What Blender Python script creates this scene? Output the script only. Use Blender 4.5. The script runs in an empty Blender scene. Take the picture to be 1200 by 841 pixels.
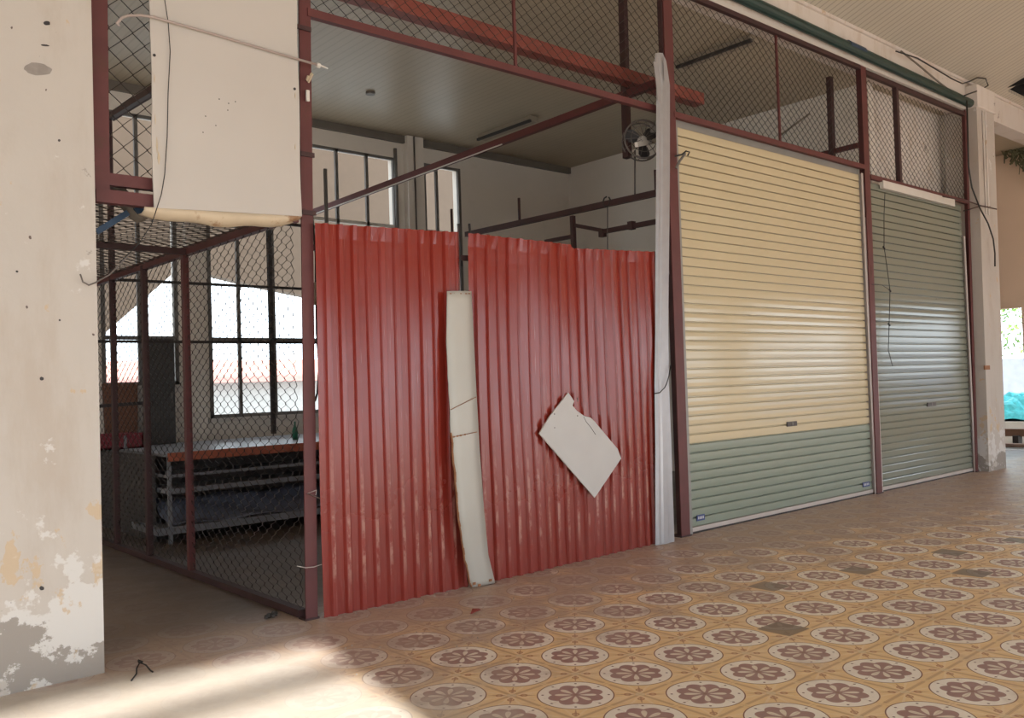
import bpy, bmesh, math, random
from mathutils import Vector, Matrix
random.seed(7)
S = bpy.context.scene
COL = S.collection

# ------------------------------------------------------------------ camera
FPX = 1037.6
CAM = Vector((-2.7928, -5.2875, 1.5))
YAW, PITCH, ROLL = 0.7185, 0.0272, -0.0327
fw = Vector((math.sin(YAW)*math.cos(PITCH), math.cos(YAW)*math.cos(PITCH), math.sin(PITCH)))
s0 = fw.cross(Vector((0, 0, 1))).normalized(); u0 = s0.cross(fw)
rt = s0*math.cos(ROLL) + u0*math.sin(ROLL); up = -s0*math.sin(ROLL) + u0*math.cos(ROLL)
cd = bpy.data.cameras.new('camera'); cam = bpy.data.objects.new('camera', cd); COL.objects.link(cam)
cam.matrix_world = Matrix(((rt.x, up.x, -fw.x, CAM.x), (rt.y, up.y, -fw.y, CAM.y), (rt.z, up.z, -fw.z, CAM.z), (0, 0, 0, 1)))
cd.sensor_width = 36; cd.lens = FPX/1200*36; cd.clip_start = 0.05; cd.clip_end = 300
S.camera = cam

# ------------------------------------------------------------------ world, sun, exposure
W = bpy.data.worlds.new('sky'); S.world = W; W.use_nodes = True
bg = W.node_tree.nodes['Background']; bg.inputs[0].default_value = (0.80, 0.91, 1.0, 1); bg.inputs[1].default_value = 3.7
sd = bpy.data.lights.new('sun', 'SUN'); sun = bpy.data.objects.new('sun', sd); COL.objects.link(sun)
sd.energy = 13.0; sd.angle = math.radians(1.0); sd.color = (1.0, 0.95, 0.88)
SUN_TAN = 0.482
sdir = Vector((0.2, 0.98, -SUN_TAN))
sun.rotation_euler = sdir.to_track_quat('-Z', 'Y').to_euler(); sun.location = (-5, -20, 12)
S.view_settings.view_transform = 'Standard'; S.view_settings.look = 'None'
S.view_settings.gamma = 1; S.view_settings.use_curve_mapping = False
S.view_settings.exposure = 0.12

# ------------------------------------------------------------------ helpers
def ray(px, py):
    return rt*((px-600)/FPX) + up*(-(py-420.5)/FPX) + fw
def on(px, py, ax, v):
    """measured point of the photograph on the world plane axis ax = v"""
    d = ray(px, py); return CAM + d*((v-CAM[ax])/d[ax])

class NT:
    def __init__(s, name):
        s.m = bpy.data.materials.new(name); s.m.use_nodes = True; s.t = s.m.node_tree
        s.b = s.t.nodes['Principled BSDF']; s._pos = None; s._sep = None
    def n(s, k): return s.t.nodes.new(k)
    def put(s, sock, v):
        if isinstance(v, bpy.types.NodeSocket): s.t.links.new(v, sock)
        elif isinstance(v, (tuple, list)): sock.default_value = (*v, 1) if len(v) == 3 and len(sock.default_value) == 4 else v
        else: sock.default_value = v
    def ma(s, op, a, b=None, c=None, clamp=False):
        n = s.n('ShaderNodeMath'); n.operation = op; n.use_clamp = clamp
        s.put(n.inputs[0], a)
        if b is not None: s.put(n.inputs[1], b)
        if c is not None: s.put(n.inputs[2], c)
        return n.outputs[0]
    def pos(s):
        if not s._pos: s._pos = s.n('ShaderNodeNewGeometry').outputs['Position']
        return s._pos
    def xyz(s):
        if not s._sep:
            n = s.n('ShaderNodeSeparateXYZ'); s.put(n.inputs[0], s.pos()); s._sep = n.outputs
        return s._sep
    def noise(s, scale, detail=3, rough=.5, vec=None, sc=None):
        v = vec or s.pos()
        if sc:
            m = s.n('ShaderNodeVectorMath'); m.operation = 'MULTIPLY'; s.put(m.inputs[0], v); m.inputs[1].default_value = sc; v = m.outputs[0]
        n = s.n('ShaderNodeTexNoise'); s.put(n.inputs['Vector'], v); n.inputs['Scale'].default_value = scale
        n.inputs['Detail'].default_value = detail; n.inputs['Roughness'].default_value = rough
        return n.outputs[0]
    def step(s, v, a, b):
        n = s.n('ShaderNodeMapRange'); n.interpolation_type = 'SMOOTHSTEP'; s.put(n.inputs[0], v)
        n.inputs[1].default_value = a; n.inputs[2].default_value = b; n.inputs[3].default_value = 0; n.inputs[4].default_value = 1
        return n.outputs[0]
    def mix(s, f, a, b, mode='MIX'):
        n = s.n('ShaderNodeMix'); n.data_type = 'RGBA'; n.blend_type = mode
        s.put(n.inputs[0], f); s.put(n.inputs[6], a); s.put(n.inputs[7], b); return n.outputs[2]
    def bump(s, h, st=.3, d=.01):
        n = s.n('ShaderNodeBump'); n.inputs['Strength'].default_value = st; n.inputs['Distance'].default_value = d
        s.put(n.inputs['Height'], h); s.put(s.b.inputs['Normal'], n.outputs[0])
    def out(s, c, rough=.6, metal=0., spec=.5):
        s.put(s.b.inputs['Base Color'], c); s.put(s.b.inputs['Roughness'], rough)
        s.b.inputs['Metallic'].default_value = metal; s.b.inputs['Specular IOR Level'].default_value = spec
        return s.m

def simple(name, c, rough=.6, metal=0., var=.12, scale=6, spec=.5, dirt=None, dscale=3, dth=(.55, .7)):
    t = NT(name)
    k = t.noise(scale, 4)
    dk = tuple(x*(1-var*1.6) for x in c); lt = tuple(min(1, x*(1+var)) for x in c)
    o = t.mix(k, dk, lt)
    if dirt: o = t.mix(t.step(t.noise(dscale, 6, .65), *dth), o, dirt)
    return t.out(o, rough, metal, spec)

RUST = (.16, .055, .03)
M = {}
M['red_steel'] = simple('red_oxide_paint', (.115, .030, .029), .55, var=.25, scale=5, dirt=(.09, .03, .022), dscale=6)
M['dark_steel'] = simple('dark_red_steel', (.055, .022, .022), .6, var=.3, dirt=(.04, .018, .012), dscale=8)
M['bright_red'] = simple('bright_red_oxide', (.21, .05, .036), .5, var=.3, scale=4, dirt=(.26, .09, .075), dscale=5)
M['grey_steel'] = simple('grey_window_steel', (.15, .14, .13), .55, var=.2)
M['black_steel'] = simple('black_steel', (.03, .025, .025), .6, var=.2)
M['wire'] = simple('chain_link_wire', (.05, .036, .03), .6, metal=.2, var=.35, scale=9)
M['white_paint'] = simple('white_paint', (.62, .58, .53), .5, var=.06, dirt=(.4, .33, .26), dscale=4, dth=(.66, .8))
M['galv'] = simple('galvanised_sheet', (.37, .36, .37), .38, metal=.35, var=.08, scale=10)
M['guide'] = simple('shutter_guide_aluminium', (.50, .44, .41), .45, metal=.2, var=.1)
M['grey_guide'] = simple('grey_shutter_guide', (.27, .26, .24), .5, metal=.2, var=.12)
M['green_pipe'] = simple('dark_green_pipe', (.006, .034, .029), .4, var=.2)
M['blue'] = simple('blue_tape', (.02, .05, .10), .5)
M['black_cable'] = simple('black_cable', (.015, .014, .013), .5)
M['grey_cable'] = simple('grey_cable', (.12, .10, .09), .6)
M['pink_conduit'] = simple('conduit', (.36, .29, .26), .45, var=.1)
M['board'] = simple('white_sheet', (.49, .445, .405), .5, var=.05, scale=2, dirt=(.52, .43, .34), dscale=2.2, dth=(.68, .8))
M['board_back'] = simple('sheet_underside', (.55, .44, .31), .6, var=.15, dirt=(.3, .17, .09), dscale=6)
M['strip'] = simple('white_trim_sheet', (.44, .415, .37), .4, var=.05, scale=3)
M['rust_edge'] = simple('rusty_edge', (.30, .13, .06), .8, var=.3, scale=30)
M['shard'] = simple('white_board_shard', (.50, .475, .455), .55, var=.05, dirt=(.45, .41, .38), dscale=9, dth=(.66, .8))
M['shard_edge'] = simple('board_core', (.5, .42, .36), .8)
M['beige_wall'] = simple('beige_wall', (.84, .63, .47), .85, var=.06, scale=1.2, dirt=(.64, .49, .39), dscale=2, dth=(.6, .8))
M['room_wall'] = simple('room_wall', (.74, .68, .61), .85, var=.05, scale=.8, dirt=(.64, .58, .51), dscale=1.5, dth=(.55, .8))
M['plank_dark'] = simple('fixture_grey', (.16, .14, .12), .5)
M['concrete'] = simple('outside_concrete', (.42, .41, .39), .9, var=.2)
M['grey_rough'] = simple('rough_grey_render', (.22, .22, .23), .95, var=.5, scale=14)
M['pale_ground'] = simple('pale_ground', (.55, .53, .5), .9, var=.15)
M['cyan'] = simple('cyan_tarpaulin', (.03, .42, .50), .5, var=.35, scale=12)
M['timber'] = simple('brown_timber', (.16, .09, .06), .7, var=.3)
M['leaf'] = simple('tree_leaves', (.14, .28, .05), .8, var=.5, scale=20)
M['bark'] = simple('bark', (.18, .13, .09), .9)
M['neighbour'] = simple('neighbour_wall', (.23, .18, .14), .9, var=.05)
M['pink_roof'] = simple('pink_roof', (.55, .25, .2), .8)
M['red_plastic'] = simple('red_plastic', (.2, .02, .03), .5)
M['brown_card'] = simple('brown_card', (.17, .075, .045), .8)
M['dark_cab'] = simple('dark_cabinet', (.055, .055, .055), .6)
M['tile_white'] = simple('white_tile_shelf', (.19, .19, .205), .4, var=.12)
M['orange_trim'] = simple('orange_table_edge', (.36, .095, .05), .5, var=.2)
M['stall_dark'] = simple('dark_stall_panel', (.07, .06, .055), .8, var=.3)
M['blue_cloth'] = simple('bluish_sheet', (.16, .17, .22), .6, var=.25, scale=5)
M['green_glass'] = simple('green_bottle_plastic', (.02, .16, .09), .3)
M['dry'] = simple('dry_vine', (.16, .15, .08), .9, var=.4, scale=30)
M['leafred'] = simple('dry_leaf', (.22, .04, .03), .7)
M['dust'] = simple('plaster_crumbs', (.4, .36, .32), .9)
M['cloth_grey'] = simple('grey_rag', (.17, .145, .12), .9, var=.25, scale=12)
M['label'] = simple('blue_label', (.05, .07, .2), .5)
M['label_white'] = simple('label_white', (.6, .6, .62), .5)
M['lock'] = simple('lock_plate', (.045, .03, .022), .4)
M['bare'] = simple('bare_render', (.27, .235, .21), .9, var=.2, scale=20)
M['attic'] = simple('attic_dark', (.01, .01, .01), .9)
M['lamp_white'] = simple('lamp_housing', (.30, .25, .19), .5)

def corr_mat(xo):
    t = NT('red_corrugated_paint'); x, y, z = t.xyz()
    base = t.mix(t.noise(2.2, 4), (.20, .020, .012), (.25, .027, .016))
    # scuffed dusty ribs low on the sheets, long vertical scratches
    dust = t.noise(3, 5, .6, sc=(10, 10, 1.0))
    low = t.ma('SUBTRACT', 1.0, t.step(z, .1, 1.3))
    f = t.ma('MULTIPLY', t.step(dust, .48, .72), t.ma('MULTIPLY_ADD', low, .18, .0))
    c = t.mix(f, base, (.30, .15, .11))
    fx = t.ma('FRACT', t.ma('DIVIDE', t.ma('SUBTRACT', x, xo), .111))
    rib = t.ma('MULTIPLY', t.step(fx, .54, .60), t.ma('SUBTRACT', 1.0, t.step(fx, .78, .84)))
    f2 = t.ma('MULTIPLY', t.ma('MULTIPLY', rib, t.step(t.noise(4, 4, .7, sc=(3, 1, 1.6)), .42, .62)), t.ma('MULTIPLY', low, t.step(z, .05, .45)))
    c = t.mix(t.ma('MULTIPLY', f2, .75), c, (.48, .27, .21))
    scr = t.step(t.noise(5, 2, .4, sc=(30, 30, .8)), .66, .74)
    c = t.mix(t.ma('MULTIPLY', scr, .22), c, (.5, .24, .18))
    return t.out(c, t.ma('ADD', t.ma('MULTIPLY_ADD', t.noise(7, 3), .14, .14), t.ma('MULTIPLY', low, .12)), 0, .6)
for k_, xo_ in enumerate((.085, 1.37, 2.50)): M['corr%d' % (k_+1)] = corr_mat(xo_)

def slat_mat(name, c, dirtc, rough=.3):
    t = NT(name); x, y, z = t.xyz()
    o = t.mix(t.noise(2, 3, .5), tuple(k*.95 for k in c), tuple(k*1.03 for k in c))
    o = t.mix(t.ma('MULTIPLY', t.step(t.noise(3.5, 7, .75, sc=(1, 1, 2.2)), .64, .74), .28), o, dirtc)
    sp = t.step(t.noise(22, 2, .5), .78, .82)
    o = t.mix(sp, o, tuple(k*.35 for k in dirtc))
    return t.out(o, t.ma('MULTIPLY_ADD', t.noise(5, 3), .08, rough), 0, .5)
M['cream_slat'] = slat_mat('cream_shutter_paint', (.54, .455, .30), (.40, .27, .14), .09)
M['green_slat'] = slat_mat('green_grey_shutter_paint', (.235, .27, .215), (.18, .18, .13), .26)
M['olive_slat'] = slat_mat('olive_shutter_paint', (.205, .215, .17), (.15, .14, .10), .10)

def column_mat(name, base, tan):
    t = NT(name); x, y, z = t.xyz()
    c = t.mix(t.noise(1.4, 5, .6), tuple(k*.90 for k in base), tuple(min(1, k*1.05) for k in base))
    c = t.mix(t.ma('MULTIPLY', t.step(t.noise(2.2, 6, .65, sc=(1.6, 1, .45)), .48, .72), .75), c, tan)
    n1 = t.noise(4.2, 7, .62)
    # limewash and bare render where the paint has come off near the floor
    g = t.ma('SUBTRACT', 1.0, t.step(z, .1, 1.25))
    a = t.ma('ADD', n1, t.ma('MULTIPLY', g, .24))
    c = t.mix(t.ma('MULTIPLY', t.step(a, .665, .70), .8), c, (.60, .575, .55))
    n2 = t.noise(3.1, 8, .66, sc=(1, 1, 1.2))
    g2 = t.ma('SUBTRACT', 1.0, t.step(z, .02, .55))
    b = t.ma('ADD', n2, t.ma('MULTIPLY', g2, .24))
    c = t.mix(t.step(b, .665, .69), c, (.30, .265, .235))
    n3 = t.noise(5.5, 6, .6, sc=(1.3, 1, 1))
    g3 = t.ma('MULTIPLY', t.step(z, .35, .6), t.ma('SUBTRACT', 1.0, t.step(z, .8, 1.2)))
    c = t.mix(t.ma('MULTIPLY', t.step(t.ma('ADD', n3, t.ma('MULTIPLY', g3, .10)), .66, .70), .7), c, (.50, .36, .22))
    c = t.mix(t.step(t.noise(17, 2, .5), .775, .79), c, (.12, .09, .08))
    t.bump(t.noise(12, 6, .6), .25, .01)
    return t.out(c, .8, 0, .25)
M['column'] = column_mat('weathered_cream_column', (.485, .435, .39), (.42, .355, .30))
M['beam'] = column_mat('cream_beam', (.66, .60, .55), (.52, .43, .35))

def ceiling_mat(name, c, pitch, axis, ls=.6):
    t = NT(name); v = t.xyz()[axis]
    f = t.ma('FRACT', t.ma('DIVIDE', v, pitch))
    line = t.ma('SUBTRACT', 1.0, t.step(t.ma('ABSOLUTE', t.ma('SUBTRACT', f, .5)), .06, .13))
    idx = t.n('ShaderNodeTexWhiteNoise'); idx.noise_dimensions = '1D'
    t.put(idx.inputs['W'], t.ma('FLOOR', t.ma('DIVIDE', v, pitch)))
    b = t.mix(t.noise(1.1, 5, .6), tuple(k*.86 for k in c), tuple(k*1.06 for k in c))
    b = t.mix(t.ma('MULTIPLY', idx.outputs[0], .18), b, tuple(k*.7 for k in c))
    o = t.mix(t.ma('MULTIPLY', line, ls), b, tuple(k*.42 for k in c))
    t.bump(line, -.35, .01)
    return t.out(o, .38, 0, .4)
M['ceiling_hall'] = ceiling_mat('hall_ceiling_planks', (.52, .475, .395), .10, 0)
M['ceiling_shop'] = ceiling_mat('shop_ceiling_planks', (.43, .355, .255), .10, 0, .22)

def floor_mat():
    t = NT('patterned_cement_tiles'); x, y, z = t.xyz(); p = .434
    u = t.ma('MULTIPLY', t.ma('SUBTRACT', t.ma('FRACT', t.ma('ADD', t.ma('DIVIDE', t.ma('SUBTRACT', x, .214), p), .5)), .5), p)
    v = t.ma('MULTIPLY', t.ma('SUBTRACT', t.ma('FRACT', t.ma('ADD', t.ma('DIVIDE', t.ma('ADD', y, .061), p), .5)), .5), p)
    au = t.ma('ABSOLUTE', u); av = t.ma('ABSOLUTE', v)
    r = t.ma('SQRT', t.ma('ADD', t.ma('MULTIPLY', u, u), t.ma('MULTIPLY', v, v)))
    th = t.ma('ARCTAN2', v, u)
    lt = lambda a, b: t.ma('SUBTRACT', 1.0, t.step(a, b-.0012, b+.0012))
    band = lambda a, lo, hi: t.ma('MULTIPLY', t.ma('SUBTRACT', 1.0, lt(a, lo)), lt(a, hi))
    # ochre ground
    c = t.mix(t.noise(9, 5, .6), (.74, .50, .24), (.86, .64, .36))
    c = t.mix(t.ma('MULTIPLY', t.step(t.noise(5, 3), .5, .68), .5), c, (.82, .63, .41))
    # motif between the medallions, measured from the cell corner
    s = t.ma('SUBTRACT', p/2, au); w = t.ma('SUBTRACT', p/2, av)
    rc = t.ma('SQRT', t.ma('ADD', t.ma('MULTIPLY', s, s), t.ma('MULTIPLY', w, w)))
    tc = t.ma('ARCTAN2', w, s)
    dd = t.ma('ABSOLUTE', t.ma('SUBTRACT', s, w))            # distance from the diagonal
    wedge = t.ma('MULTIPLY', lt(t.ma('ADD', t.ma('MULTIPLY', dd, .7), t.ma('MULTIPLY', rc, .09)), .0115), band(rc, .03, .115))
    c = t.mix(t.ma('MULTIPLY', wedge, .65), c, (.33, .13, .085))
    mn = t.ma('MINIMUM', s, w)
    curve = t.ma('ABSOLUTE', t.ma('SUBTRACT', mn, t.ma('MULTIPLY_ADD', rc, .34, .006)))
    c = t.mix(t.ma('MULTIPLY', t.ma('MULTIPLY', lt(curve, .0055), band(rc, .03, .15)), .55), c, (.84, .66, .45))
    leaf = t.ma('MULTIPLY', lt(mn, .010), band(rc, .02, .20))
    c = t.mix(t.ma('MULTIPLY', leaf, .40), c, (.40, .20, .11))
    c = t.mix(t.ma('MULTIPLY', lt(rc, .024), .8), c, (.72, .57, .38))
    q = t.ma('SQRT', t.ma('ADD', t.ma('POWER', t.ma('SUBTRACT', s, .042), 2.0), t.ma('POWER', t.ma('SUBTRACT', w, .042), 2.0)))
    c = t.mix(t.ma('MULTIPLY', band(q, .010, .018), .8), c, (.42, .17, .08))
    # medallion
    c = t.mix(lt(r, .186), c, (.22, .09, .06))
    c = t.mix(lt(r, .180), c, (.86, .79, .70))
    a8 = t.ma('SUBTRACT', t.ma('FRACT', t.ma('ADD', t.ma('DIVIDE', th, math.pi/4), .5)), .5)
    a8 = t.ma('MULTIPLY', a8, math.pi/4)                      # angle from the nearest of 8 spokes
    dotd = t.ma('SQRT', t.ma('ADD', t.ma('POWER', t.ma('SUBTRACT', r, .158), 2.0), t.ma('POWER', t.ma('MULTIPLY', r, a8), 2.0)))
    c = t.mix(lt(dotd, .0062), c, (.17, .08, .07))
    a8b = t.ma('MULTIPLY', t.ma('SUBTRACT', t.ma('FRACT', t.ma('DIVIDE', th, math.pi/4)), .5), math.pi/4)
    lobe = t.ma('MULTIPLY_ADD', t.ma('COSINE', t.ma('MULTIPLY', a8b, 4.0)), .026, .112)
    disc = lt(t.ma('SUBTRACT', r, lobe), 0.0)
    c = t.mix(disc, c, t.mix(t.noise(14, 4), (.30, .165, .15), (.42, .265, .24)))
    pet = t.ma('SQRT', t.ma('ADD', t.ma('POWER', t.ma('DIVIDE', t.ma('SUBTRACT', r, .060), .040), 2.0),
               t.ma('POWER', t.ma('DIVIDE', t.ma('MULTIPLY', r, a8), t.ma('MULTIPLY_ADD', r, .17, .002)), 2.0)))
    c = t.mix(t.ma('SUBTRACT', 1.0, t.step(pet, .92, 1.06)), c, (.76, .67, .56))
    c = t.mix(lt(r, .010), c, (.3, .17, .13))
    # single replaced plain grey tiles
    ix = t.ma('FLOOR', t.ma('DIVIDE', t.ma('SUBTRACT', x, .214), .217)); iy = t.ma('FLOOR', t.ma('DIVIDE', t.ma('ADD', y, .061), .217))
    for a, b in ((11, -8), (7, -11), (20, -10), (17, -12), (18, -14), (24, -11), (15, -9)):
        f = t.ma('MULTIPLY', t.ma('COMPARE', ix, float(a), .1), t.ma('COMPARE', iy, float(b), .1))
        c = t.mix(t.ma('MULTIPLY', f, .85), c, (.19, .15, .12))
    # faint joints of the 20 cm tiles
    jx = t.ma('ABSOLUTE', t.ma('SUBTRACT', t.ma('FRACT', t.ma('DIVIDE', t.ma('SUBTRACT', x, .214), .217)), .5))
    jy = t.ma('ABSOLUTE', t.ma('SUBTRACT', t.ma('FRACT', t.ma('DIVIDE', t.ma('ADD', y, .061), .217)), .5))
    j = t.step(t.ma('MAXIMUM', jx, jy), .488, .497)
    c = t.mix(t.ma('MULTIPLY', j, .35), c, (.25, .15, .10))
    # trodden-in dirt: thick along the frontage, patchy in the hall
    prox = t.step(y, -2.4, .0)
    far = t.step(x, 3.0, 9.0)
    n = t.noise(2.3, 8, .68)
    left = t.ma('MULTIPLY', t.ma('SUBTRACT', 1.0, t.step(x, -1.2, .5)), .16)
    g = t.ma('ADD', n, t.ma('ADD', left, t.ma('ADD', t.ma('MULTIPLY', prox, .34), t.ma('MULTIPLY', far, .24))))
    f = t.ma('MULTIPLY', t.step(g, .50, .84), .82)
    c = t.mix(f, c, t.mix(t.noise(9, 5, .7), (.29, .20, .165), (.50, .375, .315)))
    n2 = t.noise(11, 7, .75)
    c = t.mix(t.ma('MULTIPLY', t.step(n2, .60, .72), t.ma('MULTIPLY_ADD', prox, .35, .15)), c, (.42, .33, .26))
    c = t.mix(t.ma('MULTIPLY', t.step(t.noise(30, 4, .7), .62, .72), t.ma('MULTIPLY_ADD', prox, .5, .25)), c, (.14, .09, .07))
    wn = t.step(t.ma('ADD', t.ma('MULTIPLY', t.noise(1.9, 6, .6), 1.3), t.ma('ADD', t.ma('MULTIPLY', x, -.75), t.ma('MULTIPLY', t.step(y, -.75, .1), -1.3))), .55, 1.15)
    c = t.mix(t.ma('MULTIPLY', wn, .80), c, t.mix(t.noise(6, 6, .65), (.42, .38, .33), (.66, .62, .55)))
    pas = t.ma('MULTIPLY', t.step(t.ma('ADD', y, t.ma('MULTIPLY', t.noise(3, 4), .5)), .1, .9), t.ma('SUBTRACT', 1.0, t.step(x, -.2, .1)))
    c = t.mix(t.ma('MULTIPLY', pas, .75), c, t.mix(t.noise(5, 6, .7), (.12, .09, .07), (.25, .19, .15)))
    inner = t.ma('MULTIPLY', t.step(t.ma('ADD', y, t.ma('MULTIPLY', t.noise(3, 4), .2)), .2, .75), t.step(x, -.9, .25))  # floor turns darker behind the frontage, inside the stalls
    c = t.mix(t.ma('MULTIPLY', inner, .88), c, t.mix(t.noise(5, 6, .7), (.045, .036, .03), (.12, .095, .08)))
    t.bump(t.noise(20, 5, .6), .10, .005)
    return t.out(c, t.ma('MULTIPLY_ADD', n, .35, .28), 0, .35)
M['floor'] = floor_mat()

# ---- geometry
class MB:
    def __init__(s): s.v = []; s.f = []; s.mi = []
    def add(s, vs, fs, mi=0):
        o = len(s.v); s.v += [Vector(q) for q in vs]; s.f += [tuple(i+o for i in f) for f in fs]; s.mi += [mi]*len(fs)
    def box(s, a, b, mi=0):
        x0, y0, z0 = a; x1, y1, z1 = b
        s.add([(x0,y0,z0),(x1,y0,z0),(x1,y1,z0),(x0,y1,z0),(x0,y0,z1),(x1,y0,z1),(x1,y1,z1),(x0,y1,z1)],
              [(0,3,2,1),(4,5,6,7),(0,1,5,4),(1,2,6,5),(2,3,7,6),(3,0,4,7)], mi)
    def bar(s, p, q, w, h, upv=(0, 0, 1), mi=0):
        """rectangular bar from p to q; w across, h along upv"""
        p, q = Vector(p), Vector(q); d = (q-p).normalized(); u = Vector(upv); u = (u-d*u.dot(d)).normalized(); r = d.cross(u)
        vs = [c + r*(a*w/2) + u*(b*h/2) for c in (p, q) for a, b in ((-1,-1),(1,-1),(1,1),(-1,1))]
        s.add(vs, [(0,3,2,1),(4,5,6,7),(0,1,5,4),(1,2,6,5),(2,3,7,6),(3,0,4,7)], mi)
    def angle(s, p, q, w, t, sx=1, mi=0):
        """steel angle: one leg faces the hall (-y), the other goes back; sx = side of the back leg"""
        p, q = Vector(p), Vector(q)
        prof = [(-w/2, 0), (w/2, 0), (w/2, w), (w/2-t, w), (w/2-t, t), (-w/2, t)]
        vs = [c+Vector((sx*a, b, 0)) for c in (p, q) for a, b in prof]; n = 6
        s.add(vs, [tuple(range(n)), tuple(range(2*n-1, n-1, -1))] + [(i, i+n, (i+1)%n+n, (i+1)%n) for i in range(n)], mi)
    def tube(s, pts, r, n=8, mi=0, cap=True):
        pts = [Vector(p) for p in pts]; R = []
        prev = None
        for i, p in enumerate(pts):
            d = (pts[min(i+1, len(pts)-1)]-pts[max(i-1, 0)]).normalized()
            a = Vector((0, 0, 1)) if abs(d.z) < .9 else Vector((1, 0, 0))
            if prev is not None: a = prev
            u = (a-d*a.dot(d)).normalized(); prev = u; w = d.cross(u)
            rr = r[i] if isinstance(r, (list, tuple)) else r
            R.append([p+(u*math.cos(k*2*math.pi/n)+w*math.sin(k*2*math.pi/n))*rr for k in range(n)])
        vs = [v for ring in R for v in ring]
        fs = [(i*n+k, i*n+(k+1)%n, (i+1)*n+(k+1)%n, (i+1)*n+k) for i in range(len(pts)-1) for k in range(n)]
        if cap: fs += [tuple(range(n-1, -1, -1)), tuple((len(pts)-1)*n+k for k in range(n))]
        s.add(vs, fs, mi)
    def prism(s, pts, off, mi=0, mside=None):
        """polygon pts extruded by vector off"""
        n = len(pts); off = Vector(off); vs = [Vector(p) for p in pts]+[Vector(p)+off for p in pts]
        s.add(vs, [tuple(range(n)), tuple(range(2*n-1, n-1, -1))], mi)
        s.add(vs, [(i, i+n, (i+1)%n+n, (i+1)%n) for i in range(n)], mi if mside is None else mside)
    def grid(s, rows, mi=0):
        n = len(rows[0]); o = len(s.v)
        s.v += [Vector(q) for r in rows for q in r]
        fs = [(o+i*n+j, o+i*n+j+1, o+(i+1)*n+j+1, o+(i+1)*n+j) for i in range(len(rows)-1) for j in range(n-1)]
        s.f += fs; s.mi += [mi]*len(fs)
    def build(s, name, mat, parent=None, origin=None, smooth=False, solid=0, bevel=0):
        me = bpy.data.meshes.new(name)
        if parent is not None:
            org = Vector(parent.get('_o', (0, 0, 0)))
        elif origin is not None: org = Vector(origin)
        else:
            xs = [v.x for v in s.v]; ys = [v.y for v in s.v]; zs = [v.z for v in s.v]
            org = Vector(((min(xs)+max(xs))/2, (min(ys)+max(ys))/2, min(zs)))
        me.from_pydata([v-org for v in s.v], [], s.f)
        for m in (mat if isinstance(mat, (list, tuple)) else [mat]): me.materials.append(M[m] if isinstance(m, str) else m)
        for p, i in zip(me.polygons, s.mi): p.material_index = i; p.use_smooth = smooth
        bm = bmesh.new(); bm.from_mesh(me); bmesh.ops.recalc_face_normals(bm, faces=bm.faces); bm.to_mesh(me); bm.free()
        o = bpy.data.objects.new(name, me); COL.objects.link(o)
        if parent is not None: o.parent = parent; o['_o'] = tuple(org); 
        else: o.location = org; o['_o'] = tuple(org)
        if solid:
            md = o.modifiers.new('thickness', 'SOLIDIFY'); md.thickness = solid; md.offset = 0
        if bevel:
            md = o.modifiers.new('edge', 'BEVEL'); md.width = bevel; md.segments = 2; md.limit_method = 'ANGLE'
        return o
def tag(o, label=None, cat=None, group=None, kind=None):
    if label: o['label'] = label
    if cat: o['category'] = cat
    if group: o['group'] = group
    if kind: o['kind'] = kind
    return o
def thing(name, label, cat, loc, group=None):
    o = bpy.data.objects.new(name, None); COL.objects.link(o); o.location = loc; o['_o'] = tuple(loc); o.empty_display_size = .1
    return tag(o, label, cat, group)
def struct(mb, name, mat, **k):
    return tag(mb.build(name, mat, **k), kind='structure')

def chain(mb, P0, U, V, w, h, cw, ch, r=.0028, hexf=.0):
    """chain-link: interlocking zigzag wires in the plane P0 + U, V"""
    P0, U, V = Vector(P0), Vector(U).normalized(), Vector(V).normalized(); Nn = U.cross(V)
    nw = int(w/(cw/2)); nk = int(h/(ch/2)); rng = random.Random(int(w*1000+h*77))
    for i in range(nw+1):
        x0 = i*cw/2; pts = []
        for k in range(nk+1):
            sg = 1 if (k+i) % 2 == 0 else -1
            xx = min(max(x0+sg*cw/4*1.04, 0), w)
            if hexf and k:
                zz = max(0, min(k*ch/2-ch*hexf/2, h)); pts.append(P0+U*xx+V*zz+Nn*(sg*r*.8))
            zz = min(k*ch/2+ch*hexf/2, h)
            bend = .006*math.sin(xx*3.1+zz*2.3)+.004*math.sin(zz*7+xx)
            pts.append(P0+U*(xx+.003*math.sin(zz*9+xx*2))+V*zz+Nn*(bend+sg*r*.8))
        o = len(mb.v)
        for p in pts: mb.v += [p+U*r*1.2, p-U*r*.6+Nn*r, p-U*r*.6-Nn*r]
        for k in range(len(pts)-1):
            a = o+3*k
            for e in range(3): mb.f.append((a+e, a+(e+1) % 3, a+3+(e+1) % 3, a+3+e)); mb.mi.append(0)

# ================================================================== STRUCTURE
XW, YW, ZC = 8.55, 5.96, 5.35       # right wall of the stalls, back wall, stall ceiling
ENDX = 14.54
HALLY = -10.0
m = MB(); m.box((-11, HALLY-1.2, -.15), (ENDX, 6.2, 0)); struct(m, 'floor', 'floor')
m = MB(); m.box((-90, -110, -.5), (120, HALLY-1.2, -.35)); m.box((ENDX, HALLY-1.2, -.5), (120, 110, -.35)); m.box((-90, 6.2, -.5), (ENDX, 110, -.35)); m.box((-90, HALLY-1.2, -.5), (-11, 6.2, -.35))
struct(m, 'ground', 'pale_ground')

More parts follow.
